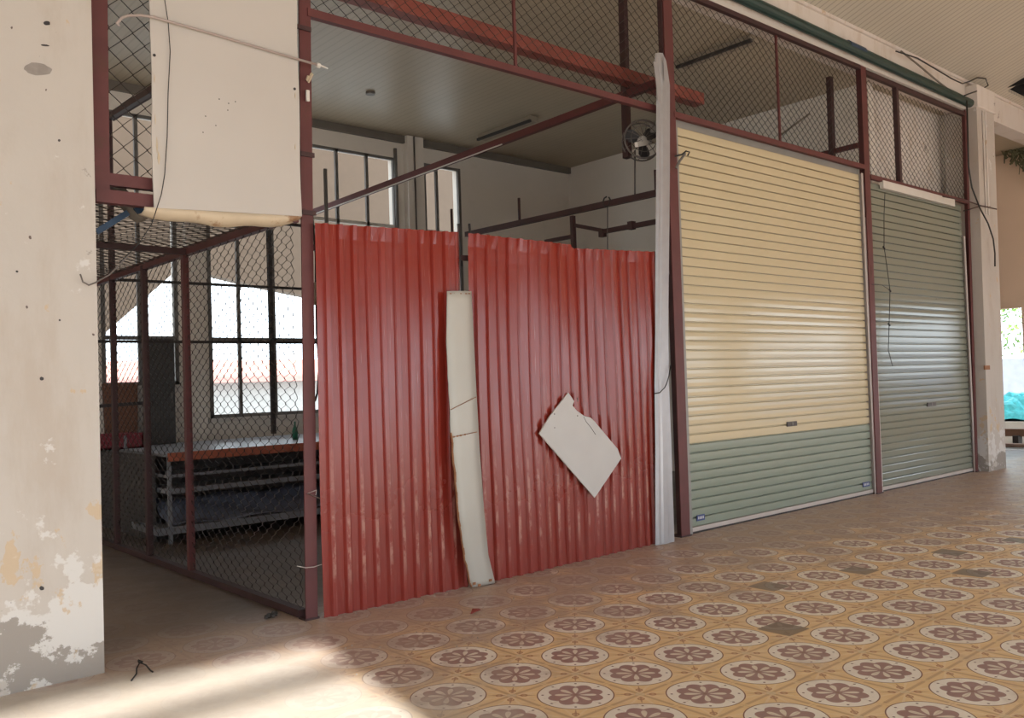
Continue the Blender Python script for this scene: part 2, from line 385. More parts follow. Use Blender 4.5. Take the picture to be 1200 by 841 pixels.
def wall_x(mb, y0, y1, x0, x1, z0, z1, holes):
    """wall in the x direction with rectangular holes (hx0,hx1,hz0,hz1)"""
    xs = sorted({x0, x1, *[h[0] for h in holes], *[h[1] for h in holes]})
    for a, b in zip(xs, xs[1:]):
        hs = sorted([h for h in holes if h[0] <= a and h[1] >= b], key=lambda h: h[2]); z = z0
        for h in hs:
            if h[2] > z: mb.box((a, y0, z), (b, y1, h[2]))
            z = h[3]
        if z < z1: mb.box((a, y0, z), (b, y1, z1))
def wall_y(mb, x0, x1, y0, y1, z0, z1, holes):
    ys = sorted({y0, y1, *[h[0] for h in holes], *[h[1] for h in holes]})
    for a, b in zip(ys, ys[1:]):
        hs = sorted([h for h in holes if h[0] <= a and h[1] >= b], key=lambda h: h[2]); z = z0
        for h in hs:
            if h[2] > z: mb.box((x0, a, z), (x1, b, h[2]))
            z = h[3]
        if z < z1: mb.box((x0, a, z), (x1, b, z1))
WH = [(.50, 1.42, 1.62, 5.0), (1.82, 4.80, 1.17, 5.0), (5.32, 6.05, 1.17, 5.0)]
m = MB(); wall_x(m, YW, YW+.2, -11, ENDX, 0, ZC, WH); struct(m, 'wall_back', 'room_wall')
m = MB(); m.box((XW, .32, 0), (XW+.15, YW, ZC)); struct(m, 'wall_right', 'room_wall')
m = MB(); m.box((11.0, .35, 0), (11.15, YW, ZC)); struct(m, 'wall_side', 'room_wall')
m = MB(); m.box((8.75, .42, 0), (11.0, .50, ZC)); struct(m, 'wall_front', 'beam')
EH = [(.62, 1.75, 0, 2.56), (-3.35, -1.75, .92, 2.56), (-6.4, -3.87, .62, 2.62), (-9.5, -7.2, .92, 2.62)]
m = MB(); wall_y(m, ENDX, ENDX+.2, HALLY, YW, 0, 9, EH); struct(m, 'wall_end', 'beige_wall')
# ceilings
m = MB(); m.box((-11, .28, ZC), (ENDX, YW+.1, ZC+.06)); struct(m, 'ceiling', 'ceiling_shop')
def slope(y): return 5.75-.37*y if y > -5 else 7.6+.37*(y+5)
def roof(mb, x0, x1, y0, y1, t=.05, dz=0):
    mb.add([(x0,y0,slope(y0)+dz),(x1,y0,slope(y0)+dz),(x1,y1,slope(y1)+dz),(x0,y1,slope(y1)+dz),
            (x0,y0,slope(y0)+t+dz),(x1,y0,slope(y0)+t+dz),(x1,y1,slope(y1)+t+dz),(x0,y1,slope(y1)+t+dz)],
           [(0,3,2,1),(4,5,6,7),(0,1,5,4),(1,2,6,5),(2,3,7,6),(3,0,4,7)])
m = MB()
HX0, HX1, HY0, HY1 = 12.15, 13.6, -.40, -.14
roof(m, -11, HX0, -5, 0); roof(m, HX1, ENDX, -5, 0); roof(m, HX0, HX1, -5, HY0); roof(m, HX0, HX1, HY1, 0); roof(m, -11, ENDX, HALLY-.9, -5)
struct(m, 'ceiling', 'ceiling_hall')
m = MB(); roof(m, -11.2, ENDX+.2, -5, .3, .05, .75); roof(m, -11.2, ENDX+.2, HALLY-1.1, -5, .05, .75); struct(m, 'ceiling', 'attic')
m = MB(); m.box((-11, .5, 6.2), (ENDX, 6.4, 14)); struct(m, 'sun_block_upper', 'beige_wall')  # unseen block added above the stalls to keep sun off the neighbouring building
m = MB(); wb = ((HX0-.1, HY0-.1, 6.0), (HX1+.1, HY1+.1, 6.35)); m.box((wb[0][0], wb[0][1], 6.34), (wb[1][0], wb[1][1], 6.38)); m.box((wb[0][0], wb[0][1]-.02, 5.9), (wb[1][0], wb[0][1], 6.38)); m.box((wb[0][0], HY1+.05, 5.82), (wb[1][0], HY1+.07, 6.38)); m.box((wb[0][0]-.02, wb[0][1], 5.82), (wb[0][0], HY1+.06, 6.38)); m.box((wb[1][0], wb[0][1], 5.82), (wb[1][0]+.02, HY1+.06, 6.38)); struct(m, 'added_dark_box', 'attic')  # near-black box added over the ceiling hole to shut out light
# ring beam over the frontage, with a cornice strip
m = MB(); m.box((-11, 0, 5.33), (ENDX, .28, 5.78)); struct(m, 'trim_1', 'beam')
m = MB(); m.box((-11, -.03, 5.72), (ENDX, 0, 5.76)); struct(m, 'trim_2', 'beam')
# the hall's open long side: low lintel with unseen sun-blocking boards added beyond x = -2, a thin tie bar under the eave
SX = -2.1
m = MB(); m.box((-11, HALLY-.1, 4.72), (ENDX, HALLY+.1, 5.9)); m.box((SX, HALLY-.12, 3.0), (ENDX, HALLY+.08, 4.72)); struct(m, 'wall_front', 'beige_wall')
m = MB(); m.box((-11, HALLY-.03, 4.36), (SX, HALLY+.03, 4.45)); struct(m, 'trim_3', 'dark_steel')
m = MB(); wall_y(m, -11.2, -11, HALLY, YW, 0, 8, [(-9.2, -5.2, .9, 3.2), (-4.4, -.6, 0, 3.2)]); struct(m, 'wall_left', 'beige_wall')

# ------------------------------------------------------------------ columns
def column(x0, x1, y0, y1, label, lean=0):
    t = thing('column', label, 'column', ((x0+x1)/2, (y0+y1)/2, 0))
    m = MB(); m.prism([(x0, y0, 0), (x1, y0, 0), (x1+lean, y0, 5.33), (x0+lean, y0, 5.33)], (0, y1-y0, 0)); m.build('shaft', 'column', t, bevel=.006)
    m = MB(); m.box((x0-.03+lean, y0-.03, 5.33), (x1+.02+lean, y1, 5.66)); m.build('capital', 'beam', t, bevel=.01)
    return t
column(-1.95, -1.305, -.14, .4, 'large cream plastered column with peeling paint at its foot, left of the cage')
def patch(parent, name, mat, cx, cy, rx, ry, n=22, seed=1, y=-.142, tilt=0.):
    rn_ = random.Random(seed); P_ = []
    for k in range(n):
        a = k*2*math.pi/n; f = 1+rn_.uniform(-.10, .10); dx, dy = rx*math.cos(a)*f, ry*math.sin(a)*f; P_.append(on(cx+dx, cy+dy+dx*tilt, 1, y))
    m = MB(); m.prism(P_, (0, .003, 0)); return m.build(name, mat, parent)
c1 = [o for o in bpy.data.objects if o.name == 'column'][0]
patch(c1, 'bare_patch', 'bare', 44.5, 81, 17, 7, tilt=.12, seed=4)
for cx, cy, rx, ry in ((55, 27, 4, 2.5), (53, 53, 5, 1), (69.5, 164.5, 1.5, 1.5), (49, 443.5, 2.6, 2.2), (49, 689, 3, 2.5), (70, 375, 1.2, 1.2), (20, 318, 1.6, 1.2)): patch(c1, 'drill_hole', 'black_steel', cx, cy, rx, ry, 10, int(cx), -.1425, .1)
c2 = column(10.76, 11.40, -.14, .33, 'cream column with flaking base at the far end, right of the green shutter', .17)
for x in (11.12, 11.20): m = MB(); m.tube([(x, -.155, 5.3), (x-.05, -.155, 3.75)], .014); m.build('conduit', 'beam', c2)
m = MB(); m.box((10.74, -.16, 1.47), (10.92, -.14, 1.53)); m.build('iron_stub', 'rust_edge', c2)
for i, x in enumerate((-6.5, -1.84, 2.2, 6.5, 10.8)):
    m = MB(); m.box((x-.25, HALLY-.25, 0), (x+.25, HALLY+.25, 5.9)); tag(m.build('column', 'column'), ['plain cream column of the open side behind the camera, far left', 'plain cream column of the open side behind the camera, second from left', 'plain cream column of the open side behind the camera, middle', 'plain cream column of the open side behind the camera, fourth from left', 'plain cream column of the open side behind the camera, far right'][i], 'column', 'columns of the open side')

# ------------------------------------------------------------------ windows in the back wall
def window(n, x0, x1, z0, z1, muls, trans, top):
    t = thing('window_%d' % n, None, None, ((x0+x1)/2, YW, z0)); t['kind'] = 'structure'
    y = YW+.02
    m = MB(); m.bar((x0, y, z0+.02), (x1, y, z0+.02), .05, .05, (0, 0, 1)); m.bar((x0, y, z1-.02), (x1, y, z1-.02), .04, .04)
    m.bar((x0+.02, y, z0), (x0+.02, y, z1), .05, .05, (0, 1, 0)); m.bar((x1-.02, y, z0), (x1-.02, y, z1), .05, .05, (0, 1, 0)); m.build('window_frame', 'grey_steel', t)
    for x in muls: m = MB(); m.bar((x, y, z0), (x, y, z1), .045, .04, (0, 1, 0)); m.build('mullion', 'grey_steel', t)
    for z in trans: m = MB(); m.bar((x0, y, z), (x1, y, z), .04, .05); m.build('transom', 'white_paint' if z > 3 else 'grey_steel', t)
    m = MB(); m.box((x0-.04, YW-.05, z0-.05), (x1+.04, YW, z0)); m.build('window_sill', 'white_paint', t)
    return t
window(1, .50, 1.42, 1.62, 5.0, [.95], [2.21, 3.94], 5)
window(2, 1.82, 4.80, 1.17, 5.0, [2.24, 2.74, 3.25, 3.78, 4.29], [2.20, 3.94], 5)
window(3, 5.32, 6.05, 1.17, 5.0, [5.58], [2.2, 3.93], 5)
# concrete downstand pilasters between the windows, a bar sticking up beside the big one
m = MB(); m.box((4.95, YW-.12, 0), (5.25, YW, ZC)); struct(m, 'trim_4', 'room_wall')
m = MB(); m.box((1.50, YW-.10, 0), (1.74, YW, ZC)); struct(m, 'trim_5', 'room_wall')
m = MB(); m.box((-1, YW-.06, 5.24), (XW, YW, 5.35)); struct(m, 'trim_6', 'plank_dark')

# ================================================================== FRONTAGE
def post(label, p0, p1, w=.09, mat='red_steel', ang=True, sx=1, name='steel_post', group='red steel posts of the frontage'):
    t = thing(name, label, 'post', p0, group)
    m = MB()
    if ang: m.angle(p0, p1, w, .012, sx)
    else: m.bar(p0, p1, w, w, (0, 1, 0))
    m.build('upright', mat, t)
    m = MB(); x, y, z = p0; m.box((x-w*.6, y-.01, 0), (x+w*.6, y+w, .012)); m.build('base_plate', 'dark_steel', t)
    return t
tA = post('red steel corner post of the mesh cage, left of the red sheets', (.018, -.005, 0), (.105, -.005, 5.32), .085)
m = MB(); m.bar((-.045, .02, 2.62), (.028, .02, 5.3), .05, .05, (0, 1, 0)); m.build('backing_strip', 'dark_steel', tA)
for z in (3.05, 3.9, 2.66): m = MB(); m.box((.02, -.02, z), (.12, -.006, z+.03)); m.build('weld_plate', 'dark_steel', tA)
tB = post('red steel post between the red sheets and the cream shutter', (3.93, -.01, 0), (3.955, -.01, 5.32), .13)
m = MB(); m.bar((3.905, .03, 0), (3.90, .03, 5.3), .05, .05, (0, 1, 0)); m.build('backing_strip', 'dark_steel', tB)
tC = post('dark red steel post between the cream and the green shutter', (7.745, -.01, 0), (7.80, -.01, 5.33), .13)
tD = post('thin dark red post against the far column, right of the green shutter', (10.68, -.01, 0), (10.87, -.01, 5.30), .07)
tL = post('purplish red post against the large left column above head height', (-1.235, -.02, 2.66), (-1.215, -.02, 5.3), .09)
for c in list(tL.children):
    if c.name.startswith('base_plate'): bpy.data.objects.remove(c)

def transom(label, x0, x1, z0, z1, muls, cw, ch, rail=.055, toprail=True, mw=.022, y=.03):
    t = thing('mesh_transom', label, 'mesh panel', ((x0+x1)/2, y, z0), 'chain link panels over the stalls')
    m = MB(); m.angle((0, 0, 0), (0, 0, 1), .01, .002) if False else m.bar((x0, y-.02, z0), (x1, y-.02, z0), .05, rail); m.build('bottom_rail', 'red_steel', t)
    m = MB(); m.bar((x0, y-.02, z1), (x1, y-.02, z1), .05, .06); m.build('top_rail', 'dark_steel', t)
    for x in muls: m = MB(); m.bar((x, y-.01, z0), (x, y-.01, z1), mw, mw, (0, 1, 0)); m.build('mullion', 'red_steel' if mw < .04 else 'dark_steel', t)
    m = MB(); chain(m, (x0, y+.005, z0+.02), (1, 0, 0), (0, 0, 1), x1-x0, z1-z0-.03, cw, ch, .0034); m.build('wire_mesh', 'wire', t)
    return t
transom('chain link panel over the red sheets with one thin upright', .10, 3.88, 4.035, 5.28, [1.99], .115, .092)
transom('long chain link panel over the cream shutter', 3.99, 7.72, 4.03, 5.28, [5.88], .115, .092)
transom('chain link panel over the green shutter', 7.86, 10.82, 3.93, 5.24, [8.70], .125, .095, mw=.06)
tt = transom('chain link panel beside the large column, half hidden by the white sheet', -1.20, .04, 2.74, 5.28, [-.62], .135, .125, rail=.07)
m = MB(); m.bar((-1.27, -.01, 2.635), (-.02, -.01, 2.635), .06, .075); m.build('lower_beam', 'red_steel', tt)

# interior steel
def member(name, label, cat, p, q, w, h, mat, extra=None, group=None, y_up=(0, 0, 1)):
    m = MB(); m.bar(p, q, w, h, y_up)
    if extra: extra(m)
    return tag(m.build(name, mat), label, cat, group)
def rod(name, label, cat, pts, r, mat, group=None, n=6):
    m = MB(); m.tube(pts, r, n); return tag(m.build(name, mat, smooth=True), label, cat, group)

member('steel_beam', 'thick bright red steel beam behind the upper chain link, cut off right of the gutter', 'beam', (.10, .36, 4.455), (4.90, .36, 4.43), .13, .12, 'bright_red')
member('steel_post', 'rusty post hanging behind the mesh left of the galvanised strip', 'post', (3.83, .46, 3.68), (3.85, .46, 5.33), .06, .07, 'dark_steel', y_up=(0, 1, 0))
def bits(m):
    a_, b_ = Vector((3.87, .1, 4.33)), Vector((3.36, 5.95, 4.01)); m.bar(a_.lerp(b_, .35)+Vector((-.025, 0, -.042)), b_+Vector((-.025, 0, -.042)), .012, .012, mi=1)
    for k in range(7):
        a = .12+.06*k; p = Vector((3.87, .1, 4.30)).lerp(Vector((3.36, 5.9, 4.0)), .50+.06*k); m.bar(p+Vector((0, 0, .03)), p+Vector((.02, .16, .05)), .02, .03)
member('steel_beam', 'long dark red beam running back across the open stall under the ceiling', 'beam', (3.87, .10, 4.33), (3.36, 5.95, 4.31-.30), .06, .075, ['red_steel', 'white_paint'], bits)
member('steel_rail', 'dark rail with a pale underside running back above the mesh cage', 'rail', (.02, .1, 4.10), (.0, 3.85, 4.27), .05, .06, 'dark_steel', lambda m: m.bar((.055, .1, 4.075), (.035, 3.85, 4.245), .012, .02))
# the divider between the open stall and the cream-shutter stall
dv = thing('divider_frame', 'rusty divider rails crossing the open stall above the red sheets', 'frame', (3.95, .1, 2.6))
m = MB(); m.bar((3.95, .12, 3.30), (3.95, 3.2, 3.34), .05, .06); m.build('top_rail', 'dark_steel', dv)
a = on(671, 253, 0, 3.95); b = on(672, 296, 0, 3.95)
m = MB(); m.bar(a, (a.x, a.y, 2.2), .045, .045, (0, 1, 0)); m.build('upright', 'dark_steel', dv)
p1 = on(674, 264, 0, 3.95); p2 = on(706, 270, 0, 3.97); p3 = on(772, 259, 0, 3.97)
m = MB(); m.bar(p1, p2, .03, .04); m.build('broken_rail', 'dark_steel', dv)
m = MB(); m.bar(on(703, 272, 0, 3.97), p3, .045, .045)
for px, py in ((706, 272), (740, 263)): q = on(px, py, 0, 3.96); m.box((q.x-.03, q.y-.03, q.z-.05), (q.x+.03, q.y+.03, q.z+.03))
m.build('bent_rail', 'dark_steel', dv)
m = MB(); m.bar(on(639, 283, 0, 3.95), on(671, 277, 0, 3.95), .035, .04); m.build('lower_rail', 'dark_steel', dv)
m = MB(); q = on(711, 236, 0, 3.93); m.tube([q+Vector((0, .05*math.sin(a*.7), .05*math.cos(a*.7))) for a in range(9)], .008); m.build('wire_loop', 'black_cable', dv)
for lab, px, py0, py1 in (('short rod standing up from the divider rail left of the corner', 608, 232, 264), ('short rod standing up from the divider rail beside the galvanised strip', 768, 199, 228)):
    a = on(px, py0, 0, 3.95); rod('steel_rod', lab, 'rod', [a, (a.x, a.y, 3.32)], .016, 'dark_steel', 'rods on the divider')
rod('steel_rod', 'thin rod standing behind the first red sheet, in front of the narrow window', 'rod', [on(529, 245, 1, 3.0), (on(529, 245, 1, 3.0).x, 3.0, 0)], .016, 'dark_steel')
rod('steel_rod', 'dark rod standing in front of the wide upper window', 'rod', [on(381, 198, 1, 4.6), (on(381, 198, 1, 4.6).x, 4.6, .9)], .028, 'grey_steel')
rod('steel_rod', 'bar stub rising past the right jamb of the wide upper window', 'rod', [on(463, 174, 1, YW-.02), (on(463, 174, 1, YW-.02).x, YW-.02, 3.9)], .03, 'grey_steel')
rod('hanging_wire', 'thin wire dropping down the stall wall left of the galvanised strip', 'wire', [on(712, 236, 0, 3.95), on(712, 296, 0, 3.95)], .006, 'grey_cable')
rod('hanging_wire', 'pipe running down from the ceiling beam by the fan', 'wire', [on(744, 176, 1, .5), on(744, 232, 1, .5)], .009, 'grey_cable')
rod('wall_pipe', 'thin pipe down the back wall between the two windows', 'pipe', [on(485, 160, 1, YW-.14), (on(485, 160, 1, YW-.14).x, YW-.14, 2.0)], .014, 'grey_cable')
# behind the cream shutter's transom
member('steel_post', 'dark post standing behind the long chain link panel near its right end', 'post', (7.88, .5, 4.0), (7.90, .5, 5.33), .075, .06, 'dark_steel', y_up=(0, 1, 0))
member('steel_rail', 'dark red strut slanting back behind the long chain link panel', 'rail', on(943, 186, 0, 7.9), on(1006, 170, 0, 7.9), .05, .06, 'red_steel')
rod('lamp_tube', 'thin pale tube lamp glimpsed behind the long chain link panel', 'lamp', [on(915, 158, 0, 8.535), on(949, 133, 0, 8.535)], .016, 'lamp_white')
# ceiling lamp housings
def fixture(label, y0, y1):
    t = thing('ceiling_lamp', label, 'lamp', (5.9, (y0+y1)/2, 5.3), 'strip lamps on the stall ceiling')
    m = MB(); m.box((5.82, y0, 5.27), (5.98, y1, 5.35)); m.build('housing', 'lamp_white', t, bevel=.01)
    m = MB(); m.box((5.80, y0-.01, 5.25), (5.84, y1, 5.285)); m.build('lamp_edge', 'black_steel', t)
    return t
fixture('long strip lamp on the ceiling behind the long chain link panel', .30, 1.35)
fixture('long strip lamp on the ceiling of the open stall', 4.0, 5.2)
m = MB(); q = on(434, 108, 2, ZC); m.tube([q+Vector((0, 0, -.03)), q], .06, 12); tag(m.build('lamp_socket', 'plank_dark', smooth=False), 'round lamp socket on the ceiling of the open stall', 'lamp')

# fan behind the galvanised strip
fc = Vector((3.92, .34, 3.84)); t = thing('wall_fan', 'round fan half hidden behind the top of the galvanised strip', 'fan', fc)
ax = Vector((-.55, -.83, .05)).normalized(); uu = ax.cross(Vector((0, 0, 1))).normalized(); vv = uu.cross(ax)
ring = lambda R, off=0., n=28: [fc+ax*off+(uu*math.cos(k*2*math.pi/n)+vv*math.sin(k*2*math.pi/n))*R for k in range(n+1)]
m = MB(); m.tube(ring(.19, .05), .010, 6); m.tube(ring(.13, .07), .004, 5); m.tube(ring(.19, -.04), .008, 6)
for k in range(14):
    a = k*2*math.pi/14; d = uu*math.cos(a)+vv*math.sin(a); m.tube([fc+d*.03+ax*.08, fc+d*.12+ax*.075, fc+d*.19+ax*.05, fc+d*.19-ax*.04], .003, 5)
m.build('guard', 'grey_cable', t)
for k in range(3):
    a = k*2*math.pi/3+.4; d = uu*math.cos(a)+vv*math.sin(a); e = uu*math.cos(a+1.57)+vv*math.sin(a+1.57)
    m = MB(); m.grid([[fc+d*r_+e*(w_*s_)+ax*(.018*s_) for s_ in (-1, -.3, .4, 1)] for r_, w_ in ((.02, .02), (.07, .05), (.13, .062), (.17, .045))]); m.build('blade', 'black_steel', t, solid=.004)
m = MB(); m.tube([fc-ax*.08, fc-ax*.05, fc+ax*.03, fc+ax*.045], [.03, .05, .045, .02], 12); m.build('motor', 'white_paint', t, smooth=True)
m = MB(); m.bar((3.62, .16, 3.715), (4.0, .30, 3.83), .03, .045); m.build('bracket_arm', 'white_paint', t)

# ------------------------------------------------------------------ red corrugated sheets
def corrugated(label, x0, x1, ztop, zbot, yb, warp=0., seed=0):
    m = MB(); prof = []; x = x0; pitch = .111
    while x < x1-1e-4:
        for dx, dy in ((0, 0), (.050, 0), (.062, -.022), (.090, -.022), (.102, 0)):
            if x+dx <= x1: prof.append((x+dx, dy))
        x += pitch
    prof.append((x1, 0)); rows = []; nz = 26; rn = random.Random(seed); jit = [rn.uniform(-.0035, .0035) for _ in prof]; ph = rn.random()*6
    for k in range(nz+1):
        f = k/nz; row = []
        for (px, dy) in prof:
            zt = ztop(px) if callable(ztop) else ztop; z = zbot+(zt-zbot)*f
            w = warp*(math.sin(px*3.3+ph)*math.sin(z*2.1+ph*2)+.45*math.sin(px*9+z*1.7))
            c = 0
            if f > .9: c = -.010*max(0, (f-.93)*14)**2*rn.random()
            row.append((px+.006*math.sin(z*2+ph), yb+dy+w+c+jit[len(row)]*(.6+.4*math.sin(z*1.3+len(row)*.21)), z))
        rows.append(row)
    m.grid(rows)
    return tag(m.build('corrugated_sheet', 'corr%d' % seed, solid=.0022), label, 'metal sheet', 'red corrugated sheets of the open stall')
corrugated('leftmost tall red corrugated sheet, beside the corner post', .085, 1.285, lambda x: 2.60+.035*x, .004, -.045, .008, 1)
corrugated('middle red corrugated sheet, behind the tilted white shard', 1.37, 2.56, lambda x: 2.645 - (.0 if x < 2.45 else (x-2.45)*.45), .004, -.055, .010, 2)
corrugated('rightmost red corrugated sheet, beside the galvanised strip', 2.50, 3.62, lambda x: 2.62+(x-2.5)*.045, .004, -.028, .012, 3)
rail = member('steel_rail', 'grey rail holding the red sheets from behind', 'rail', (.08, .02, 2.45), (3.85, .02, 2.5), .03, .04, 'dark_steel')
st = thing('steel_stud', 'grey steel stud in the gap between the first two red sheets', 'stud', (1.325, .02, 0))
m = MB(); m.bar((1.31, .02, 0), (1.31, .02, 2.66), .022, .03, (0, 1, 0)); m.build('stud', 'grey_steel', st)
m = MB(); m.tube([(1.33, 0, 2.72), (1.345, .0, 2.2), (1.36, 0, 1.6)], .006); m.build('loose_rod', 'black_steel', st)
for lab, px in (('short bent rod above the right edge of the first red sheet', 537), ('short bent rod above the left edge of the middle red sheet', 550)):
    a = on(px, 262, 1, .03); b = on(px+4, 312, 1, .03); rod('bent_rod', lab, 'rod', [a, b], .010, 'black_steel')

# curved white strip leaning on the sheets
L = [(524, 341), (523, 400), (526, 460), (530, 530), (536, 600), (543, 650), (552, 688)]
Rr = [(552, 341), (555, 400), (558, 460), (562, 530), (567, 600), (572, 650), (580, 683)]
yy = [-.10, -.115, -.13, -.145, -.15, -.14, -.125]
rows = []
for k, (a, b, y) in enumerate(zip(L, Rr, yy)):
    A = on(*a, 1, y-.006); B = on(*b, 1, y); rows.append((A, B))
dz = -min(rows[-1][0].z, rows[-1][1].z)+.004
fine = []
for i in range(len(rows)-1):
    n = 6
    for j in range(n): fine.append((rows[i][0].lerp(rows[i+1][0], j/n), rows[i][1].lerp(rows[i+1][1], j/n)))
fine.append(rows[-1]); rn = random.Random(3)
t = thing('curved_strip', 'long curved off-white strip leaning on the red sheets down to the floor', 'strip', (1.35, -.12, 0))
front = []; 
for A, B in fine:
    A = A.copy(); B = B.copy()
    if A.z < 1.6: A.x += rn.uniform(-.006, .006)
    A.z = max(A.z, .004); B.z = max(B.z, .004); front.append((A, B))
m = MB(); m.grid([[A, A.lerp(B, .33)+Vector((0, -.006, 0)), A.lerp(B, .66)+Vector((0, -.006, 0)), B] for A, B in front]); m.build('face', 'strip', t, solid=.008, smooth=True)
m = MB()
for (A, B), (A2, B2) in list(zip(front, front[1:]))[16:]:
    w = rn.uniform(.003, .010); m.add([A+Vector((-.002, -.006, 0)), A+Vector((w, -.0065, 0)), A2+Vector((w, -.0065, 0)), A2+Vector((-.002, -.006, 0)), A+Vector((-.002, .006, 0)), A2+Vector((-.002, .006, 0))], [(0, 1, 2, 3), (0, 3, 5, 4)])
m.build('chipped_edge', 'rust_edge', t)
m = MB()
def face_pt(px, py):
    f = (py-341)/347; k = min(len(front)-1, max(0, int(f*(len(front)-1)))); return on(px, py, 1, front[k][0].y-.014)
m.tube([face_pt(528, 480), face_pt(558, 465)], .0025, 4); m.build('crease', 'rust_edge', t); m = MB(); m.tube([face_pt(530, 512), face_pt(559, 506)], .0025, 4); m.build('crease', 'rust_edge', t)
for px in (532, 536, 540, 545): q = face_pt(px, 512-(px-530)*.2); m = MB(); m.box((q.x-.005, q.y-.002, q.z-.006), (q.x+.005, q.y+.002, q.z+.006)); m.build('rust_mark', 'rust_edge', t)
for px in (528, 533, 540, 546, 550): q = on(px, 344, 1, -.112); m = MB(); m.box((q.x-.008, q.y-.002, q.z-.003), (q.x+.008, q.y+.002, q.z+.004)); m.build('rust_mark', 'rust_edge', t)
for px, py in ((556, 684), (562, 686), (575, 680)): q = on(px, py, 1, -.145); m = MB(); m.box((q.x-.015, q.y-.002, q.z-.006), (q.x+.012, q.y+.002, q.z+.012)); m.build('rust_mark', 'rust_edge', t)

# tilted white shard stuck on the sheets
pts = [(666, 460), (673, 470), (671, 475), (676, 481), (685, 487.5), (692, 489), (697, 494), (724, 526), (728, 537), (697, 583), (632, 508), (644, 488)]
P3 = []
for (px, py) in pts:
    P3.append(on(px, py, 1, -.100-.02*((py-460)/123)))
t = thing('board_shard', 'tilted white board shard with a broken upper edge, hanging on the red sheets', 'board', P3[9])
m = MB(); m.prism(P3, (0, .010, 0), 0, 1); m.build('face', ['shard', 'shard_edge'], t)
m = MB(); q = [on(684, 488, 1, -.104), on(687, 494, 1, -.106), on(692, 500, 1, -.107), on(698, 509, 1, -.109)]; m.tube(q, .0028, 4); m.build('crack', 'grey_cable', t)
for px, py in ((650, 485), (650, 501), (677, 487), (721, 534)): c = on(px, py, 1, -.107); m = MB(); m.tube([c, c+Vector((0, .004, 0))], .006, 6); m.build('nail_head', 'grey_cable', t)
m = MB(); c = on(677, 470, 1, -.08); m.tube([c, c+Vector((.03, .03, .05)), c+Vector((-.01, .05, .1))], .003, 4); m.build('tie_wire', 'grey_cable', t)

# galvanised strip
t = thing('galvanised_strip', 'tall pale galvanised flashing strip standing before the red post', 'strip', (3.55, -.1, 0))
zs = [(62, 769, 777), (72, 768, 782), (100, 771, 786), (200, 771, 786), (300, 770, 785), (380, 770, 784), (450, 769, 785), (520, 770, 788), (580, 770, 790), (633, 770, 792)]
rows = []
for py, xa, xb in zs:
    A = on(xa, py, 1, -.10); B = on(xb, py, 1, -.10); z = max(A.z, .004)
    f = [0, .1, .22, .30, .55, .63, .70, .9, 1]; d = [0.02, 0, 0, -.012, -.014, .0, .0, -.004, .025]
    rows.append([(A.x+(B.x-A.x)*a, -.10+b*(1 if py > 90 else .5), z+(B.z-A.z)*a if z > .1 else .004) for a, b in zip(f, d)])
m = MB(); m.grid(rows); m.build('sheet', 'galv', t, solid=.002)
A = on(768, 62, 1, -.11); B = on(773, 62, 1, -.11)
m = MB(); m.grid([[on(764.5+1, 72, 1, -.12), on(771, 74, 1, -.12)], [on(768, 90, 1, -.115), on(772, 92, 1, -.115)], [on(771, 118, 1, -.11), on(773, 118, 1, -.11)]]); m.grid([[on(777, 66, 1, -.12), on(781, 76, 1, -.12)], [on(778, 95, 1, -.118), on(784, 95, 1, -.118)]]); m.build('torn_tip', 'galv', t, solid=.002)
rod('tie_wire', 'black wire tied round the galvanised strip at chest height', 'wire', [on(767, 461, 1, -.13), on(773, 460, 1, -.14), on(779, 454, 1, -.14), on(781, 450, 1, -.14), on(784, 440, 1, -.13), on(786, 428, 1, -.12)], .005, 'black_cable')

# ------------------------------------------------------------------ roller shutters
def curtain(mb, x0, x1, z0, z1, pitch=.0912, y=.05):
    n = int(round((z1-z0)/pitch)); pitch = (z1-z0)/n; rows = []
    pr = [(0, .024), (.075, .024), (.09, -.003), (.14, -.0072), (.50, -.0085), (.86, -.0075), (.94, -.004), (.95, .022)]
    for k in range(n):
        for f, d in pr: rows.append([(x0, y+d, z0+(k+f)*pitch), (x1, y+d, z0+(k+f)*pitch)])
    rows.append([(x0, y+.024, z1), (x1, y+.024, z1)])
    mb.grid(rows)
def label_plate(t, a, b, name='sticker'):
    m = MB(); m.box((a.x, .030, a.z-.028), (b.x, .037, a.z+.028)); s = m.build(name, 'label', t)
    m = MB(); w = b.x-a.x
    for k in range(4): m.box((a.x+w*(.14+.2*k), .028, a.z-.012), (a.x+w*(.24+.2*k), .030, a.z+.014))
    m.build('lettering', 'label_white', s)
